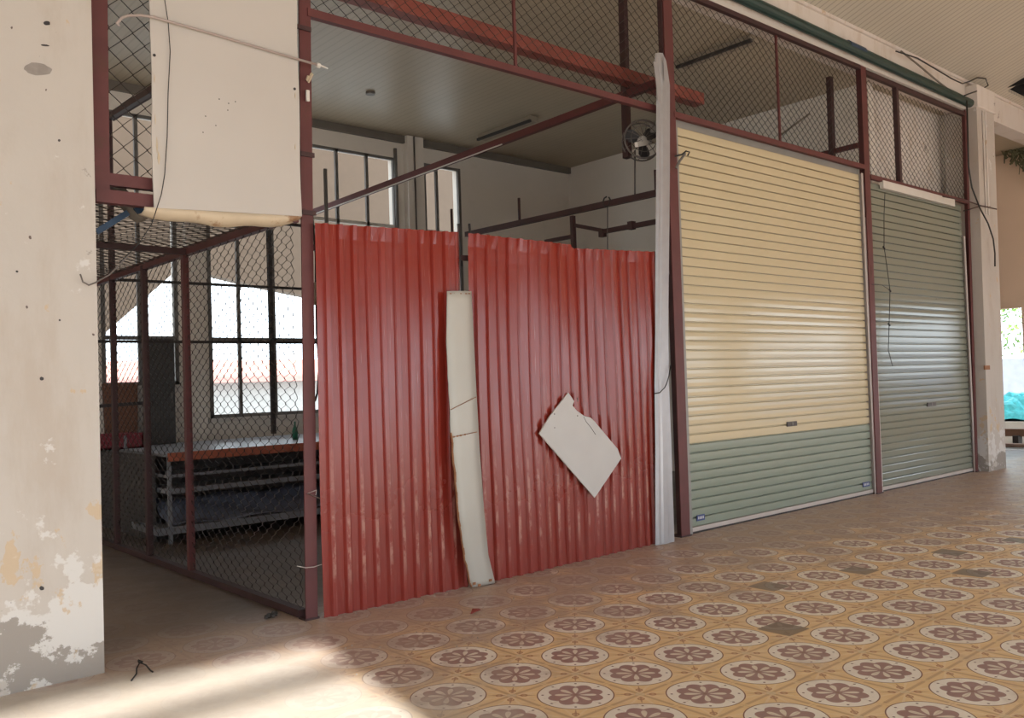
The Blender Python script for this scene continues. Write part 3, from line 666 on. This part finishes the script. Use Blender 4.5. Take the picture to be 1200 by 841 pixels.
def shutter(label, x0, x1, zt, split, up_, low_, gl, gr, lock, lab, zb=.055):
    t = thing('roller_shutter', label, 'shutter', ((x0+x1)/2, .05, 0), 'roller shutters')
    m = MB(); curtain(m, x0, x1, split, zt); m.build('upper_slats', up_, t, solid=.0015)
    m = MB(); curtain(m, x0, x1, zb, split); m.build('lower_slats', low_, t, solid=.0015)
    m = MB(); m.box((x0, .03, .018), (x1, .065, zb+.004)); b = m.build('bottom_rail', 'guide', t)
    m = MB(); m.box((x0, .035, .0), (x1, .06, .019)); m.build('rubber_seal', 'black_steel', b)
    for (xa, xb, za, zc_, mt) in (gl, gr):
        m = MB(); m.box((xa, .005, 0), (xb, .012, zc_)); m.box((xa, .09, 0), (xb, .095, zc_)); m.box((xa if mt != 'R' else xb-.004, .012, 0), ((xa+.004) if mt != 'R' else xb, .09, zc_)); m.build('guide_rail', za, t)
    q0, q1 = lock
    m = MB(); m.box((q0.x, .028, q0.z-.026), (q1.x, .038, q0.z+.026)); lk = m.build('lock_plate', 'lock', t)
    m = MB(); c = (q0.x+q1.x)/2; m.box((c-.006, .024, q0.z-.02), (c+.02, .028, q0.z+.02)); m.build('keyhole_cover', 'grey_steel', lk)
    label_plate(t, *lab)
    return t
shB = shutter('big cream roller shutter with a green-grey lower part', 4.045, 7.66, 3.94, .855, 'cream_slat', 'green_slat',
        (3.99, 4.055, 'grey_guide', 3.95, 'L'), (7.655, 7.70, 'guide', 3.95, 'R'), (on(921.5, 497, 1, .04), on(933, 497, 1, .04)), (on(816, 607, 1, .04), on(825, 606, 1, .04)))
m = MB(); m.box((4.0, .06, 3.92), (7.70, .30, 4.02)); m.build('hood', 'grey_guide', shB)
shC = shutter('narrower plain green-grey roller shutter at the far right', 7.85, 10.66, 3.88, 1.20, 'olive_slat', 'olive_slat',
        (7.80, 7.86, 'guide', 3.42, 'L'), (10.63, 10.68, 'guide', 3.42, 'R'), (on(1086, 474, 1, .04), on(1096, 473, 1, .04)), (on(1100, 540, 1, .04), on(1104, 539.5, 1, .04)))
m = MB(); m.bar(on(1033, 216, 1, 0), on(1117, 238, 1, 0), .05, .10); m.build('head_strip', 'white_paint', shC)
for c in [o for o in shC.children if o.name.startswith('sticker')]:
    for g in list(c.children): bpy.data.objects.remove(g)
    bpy.data.objects.remove(c)
# second sticker on the cream shutter
label_plate(shB, on(1010.5, 568, 1, .04), on(1018.5, 567, 1, .04))
# bracket and wire clamp at the shutter's upper left corner
t = thing('wire_clamp', 'rusty clamp with wire ends at the upper left corner of the cream shutter', 'clamp', on(795, 186, 1, -.06))
m = MB(); m.tube([on(792, 197, 1, -.06), on(797, 188, 1, -.08), on(803, 180, 1, -.09)], .012, 6); m.build('arm', 'grey_steel', t)
m = MB(); m.tube([on(791, 183, 1, -.06), on(799, 181, 1, -.09), on(804, 177, 1, -.1), on(808, 178, 1, -.1), on(806, 182, 1, -.1)], .008, 6); m.build('wire_end', 'black_cable', t)
# wire down the green shutter
t = thing('hanging_wire', 'thin knotted wire hanging down the green shutter', 'wire', on(1040, 430, 1, -.02), None)
w = [(1037, 226), (1036, 250), (1036, 289), (1039, 310), (1043, 340), (1042, 380), (1041, 410), (1046, 429)]
m = MB(); m.tube([on(a, b, 1, -.02) for a, b in w], .0045, 5); m.tube([on(1022, 333, 1, -.02), on(1034, 334, 1, -.03), on(1043, 340, 1, -.02)], .004, 5); m.build('wire', 'black_cable', t)
for a, b in ((1036, 290), (1043, 340), (1042, 380)): q = on(a, b, 1, -.02); m = MB(); m.tube([q+Vector((-.02, 0, .01)), q, q+Vector((.015, 0, -.015))], .012, 6); m.build('knot', 'black_cable', t)

# ------------------------------------------------------------------ white sheet hung over the passage
t = thing('white_sheet_panel', 'large white sheet hung over the passage between column and cage', 'panel', (-.5, -.07, 2.6))
XL, XR = -.968, -.022
rows = []
for k in range(13):
    f = k/12; z = 2.60+f*2.4; row = []
    for j in range(9):
        g = j/8; x = XL+(XR-XL)*g+(.004*math.sin(z*8) if j in (0, 8) else 0)
        row.append((x+.012*f, -.075-.006*math.sin(g*3.1)*math.cos(f*4), z+(.045*(1-f)*(g-.3) if k < 2 else 0)))
    rows.append(row)
m = MB(); m.grid(rows); m.build('sheet', 'board', t, solid=.012)
rows2 = []
for j in range(17):
    g = j/16; x = XL-.05*(1-g)**6+(XR-XL)*g; zt = 2.60+.045*(g-.3); dz = -.03-.045*math.sin(g*math.pi)**.7-.008*math.sin(g*17)
    rows2.append([(x, -.078, zt), (x, -.06, zt+dz*.6), (x, -.015, zt+dz), (x, .03, zt+dz*.9)])
m = MB(); m.grid(rows2); m.build('curled_lip', 'board_back', t, solid=.006, smooth=True)
for px, py in ((181, 64.5), (345.5, 104)): q = on(px, py, 1, -.085); m = MB(); m.tube([q, q+Vector((0, .006, 0))], .009, 8); m.build('nail_hole', 'black_steel', t)
for px, py in ((257, 116), (268, 121), (241, 136), (238, 155), (276, 119), (253, 147), (267, 129)): q = on(px, py, 1, -.085); m = MB(); m.tube([q, q+Vector((0, .006, 0))], .0042, 5); m.build('nail_hole', 'black_steel', t)
for (px, py, w_, h_) in ((184, 170, .012, .05), (186, 185, .02, .04), (182, 140, .008, .03), (181, 92, .008, .025), (346, 172, .008, .02), (346, 112, .008, .02)):
    q = on(px, py, 1, -.0835); m = MB(); m.tube([q+Vector((0, 0, h_)), q, q-Vector((0, 0, h_))], [.001, w_*.5, .001], 5); m.build('rust_stain', 'board_back', t)
# conduit across it
cp = [on(*a, 1, -.17) for a in ((140, 31), (137, 27.5), (143, 20.5), (150, 18.3), (165, 18), (180, 20), (250, 40), (320, 61), (372, 76))]
cp = [CAM+(p_-CAM)*((-.098-CAM.y)/(-.17-CAM.y)) if k_ > 5 else CAM+(p_-CAM)*((-.11-CAM.y)/(-.17-CAM.y)) for k_, p_ in enumerate(cp)]
t = thing('bent_conduit', 'thin pale bent pipe slanting across the white sheet', 'pipe', cp[5])
m = MB(); m.tube(cp, .0085, 8); m.build('pipe', 'pink_conduit', t, smooth=True)
m = MB(); m.tube([on(372, 75, 1, -.098), on(384, 80.5, 1, -.098)], .006, 6); m.tube([on(371, 76, 1, -.098), on(375, 77, 1, -.098)], .016, 6); m.build('tip', 'white_paint', t)
t = thing('cable_clip', 'small white clip and bent strip on the corner post below the pipe', 'clip', on(361, 115, 1, -.04))
m = MB(); a = on(358.7, 105, 1, -.03); b = on(363, 119, 1, -.03); m.box((a.x, -.035, b.z), (b.x, -.015, a.z)); m.build('clip', 'white_paint', t, bevel=.004)
m = MB(); m.bar(on(361, 96, 1, -.03), on(366, 86, 1, -.08), .012, .02); m.bar(on(360, 94, 1, -.035), on(362, 89, 1, -.06), .02, .012); m.build('bent_strip', 'board_back', t)
rod('hanging_wire', 'thin dark wire hanging down the left part of the white sheet', 'wire', [on(*a, 1, -.10) for a in ((193, -20), (193, 0), (197, 25), (199.5, 60), (197, 110), (196, 160), (193, 205), (189, 228), (178, 262), (163, 285), (150, 298), (140, 308))], .0028, 'black_cable')
rod('hanging_wire', 'thin grey wire hooking across the edge of the large column', 'wire', [on(*a, 1, -.17) for a in ((94, 321), (97, 330), (104, 334), (112, 331), (128, 322), (150, 300), (156, 296))], .0045, 'grey_cable')
# torn grey rag and blue rope under the beam
t = thing('hanging_rag', 'torn grey rag hanging under the beam beside the large column', 'rag', on(160, 262, 1, .3))
lft = [(128, 216), (140, 232), (152, 246), (160, 252), (168, 250), (176, 243), (184, 234)]
rg = [(141, 216), (151, 226), (162, 237), (168, 240), (172, 240), (178, 236), (190, 226)]
m = MB(); m.grid([[on(a[0], a[1]+9, 1, .3), on((a[0]+b[0])/2, (a[1]+b[1])/2+3, 1, .26), on(b[0], b[1], 1, .3)] for a, b in zip(lft, rg)]); m.build('cloth', 'cloth_grey', t, solid=.01, smooth=True)
t = thing('blue_strap', 'blue strap knotted beneath the red beam beside the large column', 'strap', on(150, 250, 1, .25))
m = MB(); m.bar(on(113, 272, 1, .28), on(150, 249, 1, .25), .02, .035); m.build('strap', 'blue', t)
m = MB(); m.prism([on(*a, 1, .22) for a in ((157, 244), (165, 240), (172, 245), (168, 249), (162, 250))], (0, .02, 0)); m.build('knot', 'blue', t)

# ------------------------------------------------------------------ mesh cage on the left
cg = thing('mesh_cage', 'dark wire mesh cage side running back from the corner post', 'cage', (0, 2.2, 0))
ZR = 2.68
for y in (1.99, 2.97): m = MB(); m.bar((0, y, 0), (0, y, ZR), .05, .05, (0, 1, 0)); m.build('upright', 'red_steel' if y < 2 else 'dark_steel', cg)
m = MB(); m.bar((0, 3.88, 0), (0, 3.88, 4.3), .05, .05, (0, 1, 0)); m.build('tall_upright', 'dark_steel', cg)
m = MB(); m.bar((0.03, .05, ZR), (0, 4.4, ZR), .055, .07); m.build('top_rail', 'red_steel', cg)
m = MB(); m.bar((0.0, .08, .03), (0, 4.4, .03), .06, .05); m.build('bottom_rail', 'dark_steel', cg)
m = MB(); chain(m, (0.0, .08, .05), (0, 1, 0), (0, 0, 1), 4.3, 2.60, .135, .085, .0026, .22); m.build('wire_mesh', 'wire', cg)
m = MB(); chain(m, (-1.28, .12, ZR+.01), (1, 0, 0), (0, 1, 0), 1.26, 4.25, .13, .13, .0028, .2); m.build('roof_mesh', 'wire', cg)
for y in (1.95, 4.3): m = MB(); m.bar((-1.3, y, ZR+.0), (0, y, ZR-.01), .05, .05); m.build('cross_bar', 'dark_steel', cg)
rf = thing('cage_rear_frame', 'dark rear frame of the mesh cage in front of the windows', 'frame', (1.5, 4.4, 0))
for z in (2.07, 2.72): m = MB(); m.bar((-.05, 4.4, z), (3.4, 4.4, z), .03, .03); m.build('rail', 'black_steel', rf)
m = MB(); m.bar((1.93, 4.4, 1.0), (1.93, 4.4, 3.50), .045, .05, (0, 1, 0)); m.build('upright', 'black_steel', rf)
m = MB(); m.bar((1.93, 4.4, 3.49), (3.4, 4.4, 3.49), .03, .035); m.build('upper_rail', 'black_steel', rf)
m = MB(); m.bar((-.05, 4.4, 0), (-.05, 4.4, 2.72), .045, .045, (0, 1, 0)); m.build('corner_upright', 'dark_steel', rf)
m = MB(); m.bar((-.05, 4.4, 1.4), (.55, 4.4, 1.42), .03, .035); m.build('low_rail', 'black_steel', rf)
rod('cage_cable', 'black cable with a pale joint hanging between the corner post and first red sheet', 'cable', [on(*a, 1, .10) for a in ((366, 250), (368, 275), (370, 300), (370, 330), (371, 390), (374, 430), (372, 460), (369, 470))], .008, 'black_cable')
m = MB(); m.tube([on(370.5, 331, 1, .09), on(370.5, 357, 1, .09)], .02, 8); tag(m.build('cable_joint', 'board_back', smooth=True), 'pale cylindrical cable joint right of the corner post', 'cable joint')
rod('tie_wire', 'pale wire twisted round the corner post at knee height', 'wire', [on(*a, 1, -.03) for a in ((348, 663), (358, 665), (368, 664), (377, 661))], .003, 'guide')
rod('tie_wire', 'pale wire loop on the corner post at waist height', 'wire', [on(*a, 1, -.03) for a in ((378, 585), (360, 578), (371, 574), (370, 580))], .003, 'guide')

# ------------------------------------------------------------------ stall table inside the cage
tb = thing('stall_table', 'long market stall table with an orange front edge inside the cage', 'table', (1.6, 4.8, 0))
X0, X1, Y0, Y1, ZT = .44, 3.6, 3.70, 5.75, .90
m = MB(); m.box((X0, Y0, ZT-.03), (X1, Y1, ZT)); m.build('tabletop', 'tile_white', tb)
m = MB(); m.box((X0, Y0-.012, ZT-.075), (X1, Y0, ZT+.012)); m.build('front_edge', 'orange_trim', tb)
m = MB(); m.box((X0, Y0, .50), (X1, Y0+.55, .55)); m.build('shelf', 'tile_white', tb)
m = MB(); m.box((X0-.12, Y0-.02, .10), (X1, Y0+.75, .17)); m.build('lower_shelf', 'tile_white', tb)
m = MB(); m.box((X0, Y0+.02, .66), (X1, Y0+.5, .69)); m.build('shelf', 'tile_white', tb)
for x in (X0+.02, 3.5): m = MB(); m.bar((x, Y0+.02, 0), (x, Y0+.02, ZT-.03), .035, .035, (0, 1, 0)); m.build('leg', 'tile_white', tb)
m = MB(); m.box((X0-.06, Y0+.3, .0), (X0-.02, Y1, ZT-.02)); m.build('side_panel', 'stall_dark', tb)
m = MB(); m.box((X0, Y0+.78, .0), (X1, Y0+.82, ZT-.03)); m.build('back_panel', 'stall_dark', tb)
m = MB()
rn = random.Random(5); rows = []
for i in range(9):
    rows.append([(X0+.02+j*.17, Y0+.02+i*.06, .174+.22*(i/8)**1.5+.02*math.sin(j*1.3+i)+.012*rn.random()) for j in range(14)])
m.grid(rows); tag(m.build('plastic_sheet', 'blue_cloth', smooth=True, solid=.004), 'crumpled bluish plastic sheet lying on the lower shelf of the stall table', 'sheet')
t = thing('red_crate', 'low red plastic crate on the left end of the stall table', 'crate', (.6, 5.3, ZT))
a = on(112, 522, 1, 5.2); b = on(168, 500, 1, 5.2)
m = MB(); m.box((a.x-.15, 5.2, ZT), (b.x, 5.22, ZT+.17)); m.box((a.x-.15, 5.58, ZT), (b.x, 5.6, ZT+.17)); m.box((b.x-.02, 5.2, ZT), (b.x, 5.6, ZT+.17)); m.box((a.x-.15, 5.2, ZT), (a.x-.13, 5.6, ZT+.17)); m.box((a.x-.15, 5.2, ZT), (b.x, 5.6, ZT+.02)); m.build('body', 'red_plastic', t)
m = MB(); m.box((a.x-.17, 5.18, ZT+.15), (b.x+.02, 5.22, ZT+.175)); m.build('rim', 'red_plastic', t)
m = MB(); m.box((a.x+.30, 5.185, ZT), (a.x+.33, 5.2, ZT+.15)); m.build('strap', 'tile_white', t)
# board leaning in the left window
a = on(121, 450, 1, 5.88); b = on(160, 497, 1, 5.88)
m = MB(); P_ = [(a.x-.02+(b.x-a.x+.03)*k/20, 5.84, a.z+.012*math.sin(k*1.57)) for k in range(21)] + [(b.x, 5.84, b.z-.1), (a.x, 5.84, b.z-.1)]
m.prism(P_, (0, .03, 0)); tag(m.build('card_panel', 'brown_card'), 'brown card panel with a scalloped top blocking the left window', 'panel')
# dark upright cabinet
a = on(172, 396, 1, 5.6); b = on(206, 517, 1, 5.6)
t = thing('dark_cabinet', 'tall dark cabinet standing on the stall table before the window', 'cabinet', ((a.x+b.x)/2, 5.7, ZT))
m = MB(); m.box((a.x, 5.58, ZT), (b.x, 5.80, a.z)); m.build('body', 'dark_cab', t, bevel=.01)
m = MB(); m.box((a.x+.02, 5.565, ZT+.03), (b.x-.02, 5.58, a.z-.03)); d = m.build('door', 'dark_cab', t)
m = MB(); m.box((b.x-.06, 5.55, ZT+.5), (b.x-.04, 5.565, ZT+.62)); m.build('handle', 'grey_steel', d)
q = on(330, 495, 1, 4.9); 
m = MB(); c = on(346, 515, 1, 4.6); c.z = ZT; m.tube([c, c+Vector((0, 0, .10)), c+Vector((0, 0, .15)), c+Vector((0, 0, .17)), c+Vector((0, 0, .22))], [.035, .036, .022, .012, .012], 10)
tag(m.build('green_bottle', 'green_glass', smooth=True), 'small green bottle on the stall table beside the corner post', 'bottle')

# ------------------------------------------------------------------ pipe, cables, rubbish along the top
t = thing('green_pipe', 'dark green pipe running under the ring beam to the far column', 'pipe', (8, -.10, 5.4))
m = MB(); a = on(862, -6, 1, -.08); b = on(1136.5, 121, 1, -.08); a0 = a+(a-b).normalized()*6.0
m.tube([a0, a+(a-b)*-.15, b], .062, 14); m.build('pipe', 'green_pipe', t, smooth=False)
m = MB(); d = (b-a).normalized(); q = on(1003, 58, 1, -.08); m.tube([q-d*.22, q+d*.16], .0635, 14); m.build('blue_sleeve', 'blue', t)
for k in range(8): q = b-d*(.1+k*.62); m = MB(); m.box((q.x-.012, q.y+.0, q.z+.05), (q.x+.012, q.y+.08, q.z+.075)); m.build('bracket', 'grey_steel', t)
m = MB(); m.box((-.0+4.0, -.02, 5.30), (10.8, .02, 5.345)); tag(m.build('pale_batten', 'white_paint'), 'pale timber batten under the green pipe', 'batten')
rod('cable', 'black cable drooping from the ring beam onto the far column', 'cable', [on(*a, 1, -.16) for a in ((1050, 60), (1075, 68), (1095, 80), (1115, 92), (1128, 98), (1137, 95), (1145, 91), (1155, 92), (1158, 100), (1150, 105), (1135, 110), (1130, 112))], .010, 'black_cable')
rod('cable', 'thin double cable slanting down from the ring beam to the green pipe', 'cable', [on(*a, 1, -.12) for a in ((1056, 60), (1075, 75), (1095, 92), (1118, 110))], .012, 'cloth_grey')
rod('cable', 'black cable curving down across the far column', 'cable', [on(*a, 1, -.22) for a in ((1133, 118), (1134, 150), (1135, 195), (1139, 220), (1148, 243), (1158, 262), (1164, 280), (1166, 297), (1166, 312))], .011, 'black_cable')
rod('bent_rod', 'thin rusty rod poking out past the far column at header height', 'rod', [on(*a, 1, -.2) for a in ((1105, 230), (1135, 236), (1150, 241), (1168, 245))], .010, 'dark_steel')
rod('bent_rod', 'shorter rusty rod crossing the far column under the long one', 'rod', [on(1129, 247, 1, -.02)] + [on(*a, 1, -.145) for a in ((1137, 245), (1150, 241), (1160, 242))], .008, 'dark_steel')
t = thing('dangling_vines', 'tangle of dry vines and torn mesh high on the beige end wall', 'vines', (ENDX-.1, .4, 5.3))
rn = random.Random(11); m = MB()
for k in range(80):
    x = rn.uniform(1172, 1212) if k > 6 else rn.uniform(1165, 1180); y0 = 150+(x-1165)*.42+rn.uniform(-3, 8); pts_ = [on(x, y0, 0, ENDX-.12)]
    ln = rn.uniform(5, 12+(x-1165)*.9)
    for j in range(4): pts_.append(on(x+rn.uniform(-6, 6), y0+ln*(j+1)/4+rn.uniform(-2, 2), 0, ENDX-.12-rn.random()*.2))
    m.tube(pts_, rn.uniform(.006, .018), 4)
m.build('stems', 'dry', t)
m = MB()
for k in range(170):
    x = rn.uniform(1176, 1212); q = on(x, 150+(x-1165)*.5+rn.uniform(-4, 26), 0, ENDX-.15-rn.random()*.2); s_ = rn.uniform(.02, .05)
    m.add([q, q+Vector((0, s_, s_*.4)), q+Vector((.02, s_*.6, -s_)), q+Vector((.01, -s_*.4, -s_*.6))], [(0, 1, 2, 3)])
m.build('leaf_tuft', 'dry', t)

# litter on the floor
t = thing('dead_twig', 'small dark forked twig on the floor in front of the passage', 'twig', on(166, 778, 2, 0))
f = lambda px, py, h=.006: on(px, py, 2, h)
m = MB(); m.tube([f(154, 797), f(160, 789), f(160, 783), f(164, 776, .02), f(171, 779, .02), f(176, 785), f(179, 787)], .0045, 5); m.build('stem', 'black_cable', t)
m = MB(); m.tube([f(164, 776, .02), f(162, 774, .03), f(167, 776, .02)], .008, 5); m.build('bud', 'black_cable', t)
m = MB(); q = f(557, 718); m.prism([q+Vector(v) for v in ((-.04, 0, 0), (0, .03, .02), (.05, .02, .012), (.02, -.03, .02))], (0, 0, .004)); tag(m.build('dry_leaf', 'leafred'), 'curled dark red leaf lying on the tiles before the red sheets', 'leaf')
m = MB(); q = f(317, 722); rn = random.Random(2)
for k in range(7): p_ = q+Vector((rn.uniform(-.05, .05), rn.uniform(-.03, .03), 0)); m.tube([p_, p_+Vector((rn.uniform(-.02, .02), rn.uniform(-.02, .02), .02))], rn.uniform(.008, .016), 5)
tag(m.build('soil_clump', 'stall_dark'), 'small dark clump of dirt beside the cage foot', 'dirt')
m = MB(); rn = random.Random(9)
for k in range(420):
    x = rn.uniform(-1.2, 10.5) if k % 3 else rn.uniform(.1, 4); y = -.02-abs(rn.gauss(0, .12)) if k % 4 else rn.uniform(-1.2, -.05); s_ = rn.uniform(.002, .008)
    m.add([(x-s_, y-s_, .0005), (x+s_, y-s_*.6, .0005), (x+s_*.3, y+s_, .0005), (x, y, s_*.9)], [(0, 1, 3), (1, 2, 3), (2, 0, 3), (0, 2, 1)])
tag(m.build('plaster_crumbs', 'dust'), 'plaster crumbs and grit scattered along the foot of the frontage', 'grit', kind='stuff')

# ================================================================== OUTSIDE
# beyond the end doorway
m = MB(); m.box((ENDX+3, -12, -.35), (ENDX+3.3, 12, .82)); tag(m.build('garden_wall', 'grey_rough'), 'rough grey low wall outside the end doorway', 'wall')
m = MB(); m.box((ENDX+2.95, -12, .82), (ENDX+3.4, 12, .84+.62)); 
m = MB(); m.box((ENDX+9, -12, .9), (ENDX+9.3, 16, 1.72)); m.box((ENDX+9, -12, -.4), (ENDX+9.2, 16, .9)); tag(m.build('far_parapet', simple('bluish_parapet', (.30, .34, .45), .8)), 'bluish far parapet seen through the end doorway', 'wall')
t = thing('timber_sill', 'brown timber step across the end doorway', 'step', (ENDX+.4, 1.1, 0))
m = MB(); m.box((ENDX+.25, .2, .02), (ENDX+.45, 1.9, .085)); m.build('lower_beam', 'timber', t)
m = MB(); m.box((ENDX+.6, .2, .20), (ENDX+.75, 1.9, .34)); m.build('upper_beam', 'timber', t)
for y in (.45, .95, 1.45): m = MB(); m.box((ENDX+.5, y, 0), (ENDX+.7, y+.1, .22)); m.build('block', 'black_steel', t)
m = MB(); m.box((ENDX+.2, -.5, -.35), (ENDX+3, 3, .0)); struct(m, 'floor', 'pale_ground')
t = thing('tarpaulin_heap', 'crumpled cyan tarpaulin heaped outside the end doorway', 'tarpaulin', (ENDX+2.2, 1.4, 0))
rn = random.Random(4); m = MB(); n = 22; rows = []
for i in range(n):
    row = []
    for j in range(n):
        u_, v_ = i/(n-1)*2-1, j/(n-1)*2-1; r_ = max(0, 1-(u_*u_+v_*v_)*.85)
        row.append((ENDX+2.2+u_*.6, 1.45+v_*1.0, .30+.55*r_**.6+.10*rn.random()*r_+.07*math.sin(u_*9+v_*5)*r_))
    rows.append(row)
m.grid(rows); m.build('folds', 'cyan', t, solid=.01)
m = MB(); m.box((ENDX+1.5, .3, .0), (ENDX+2.9, 2.6, .42)); m.build('rubble_bed', 'concrete', t)
rod('white_hose', 'white hose rising over the rough wall behind the tarpaulin', 'hose', [(ENDX+2.5, 1.35, .8), (ENDX+2.6, 1.22, 1.0), (ENDX+2.7, 1.12, 1.15), (ENDX+2.8, 1.0, 1.35)], .018, 'white_paint')
# trees outside the end wall
def tree(label, x, y, h, R, seed):
    t = thing('tree', label, 'tree', (x, y, -.35), 'trees outside'); rn = random.Random(seed)
    m = MB(); m.tube([(x, y, -.35), (x+.1, y, h*.4), (x, y+.1, h*.8)], [.16, .11, .04], 8); m.build('trunk', 'bark', t)
    m = MB()
    for k in range(1600):
        d = Vector((rn.gauss(0, 1), rn.gauss(0, 1), rn.gauss(0, .8))).normalized()*R*rn.random()**.4
        q = Vector((x, y, h*.75))+d; s_ = rn.uniform(.06, .14); a = Vector((rn.uniform(-1, 1), rn.uniform(-1, 1), rn.uniform(-1, 1))).normalized(); b = a.orthogonal().normalized()
        m.add([q-a*s_, q+b*s_*.5, q+a*s_, q-b*s_*.5], [(0, 1, 2, 3)])
    m.build('foliage', 'leaf', t)
tree('leafy tree beyond the parapet outside the end doorway', ENDX+14, 6.5, 5.2, 2.2, 1)
tree('leafy tree farther left beyond the parapet', ENDX+13, 11, 5.0, 2.0, 2)
# behind the back windows: neighbouring eave and far roof
t = thing('neighbour_building', 'beige neighbouring building upper storey behind the back windows', 'building', (7, 12, 3))
m = MB(); m.prism([(3.0, 12, 3.15), (3.95, 12, 3.95), (20, 12, 3.1), (20, 12, 9), (-6, 12, 9), (-6, 12, 4.2), (1.2, 12, 1.9)][0:0] or [(-4, 12, 2.0), (1.6, 12, 2.0), (3.75, 12, 3.98), (5.3, 12, 3.70), (8, 12, 3.3), (20, 12, 3.2), (20, 12, 9), (-4, 12, 9)], (0, .3, 0)); m.build('upper_wall', 'neighbour', t)
m = MB(); m.box((-4, 12.3, 8.9), (20, 16, 9.1)); m.build('roof', 'concrete', t)
for x in (-3.5, 19): m = MB(); m.box((x, 12, -.4), (x+.4, 12.3, 3.5)); m.build('pillar', 'neighbour', t)
t = thing('far_house', 'low far house with a pink roof behind the back windows', 'house', (12, 30, -.4))
m = MB(); m.box((5, 30, -.4), (22, 34, 1.9)); m.build('wall', 'pale_ground', t)
m = MB(); m.prism([(4.5, 29.5, 1.9), (4.5, 34.5, 1.9), (4.5, 32, 2.9)], (18, 0, 0)); m.build('roof', 'pink_roof', t)
for o in list(bpy.data.objects):
    if '_o' in o: del o['_o']
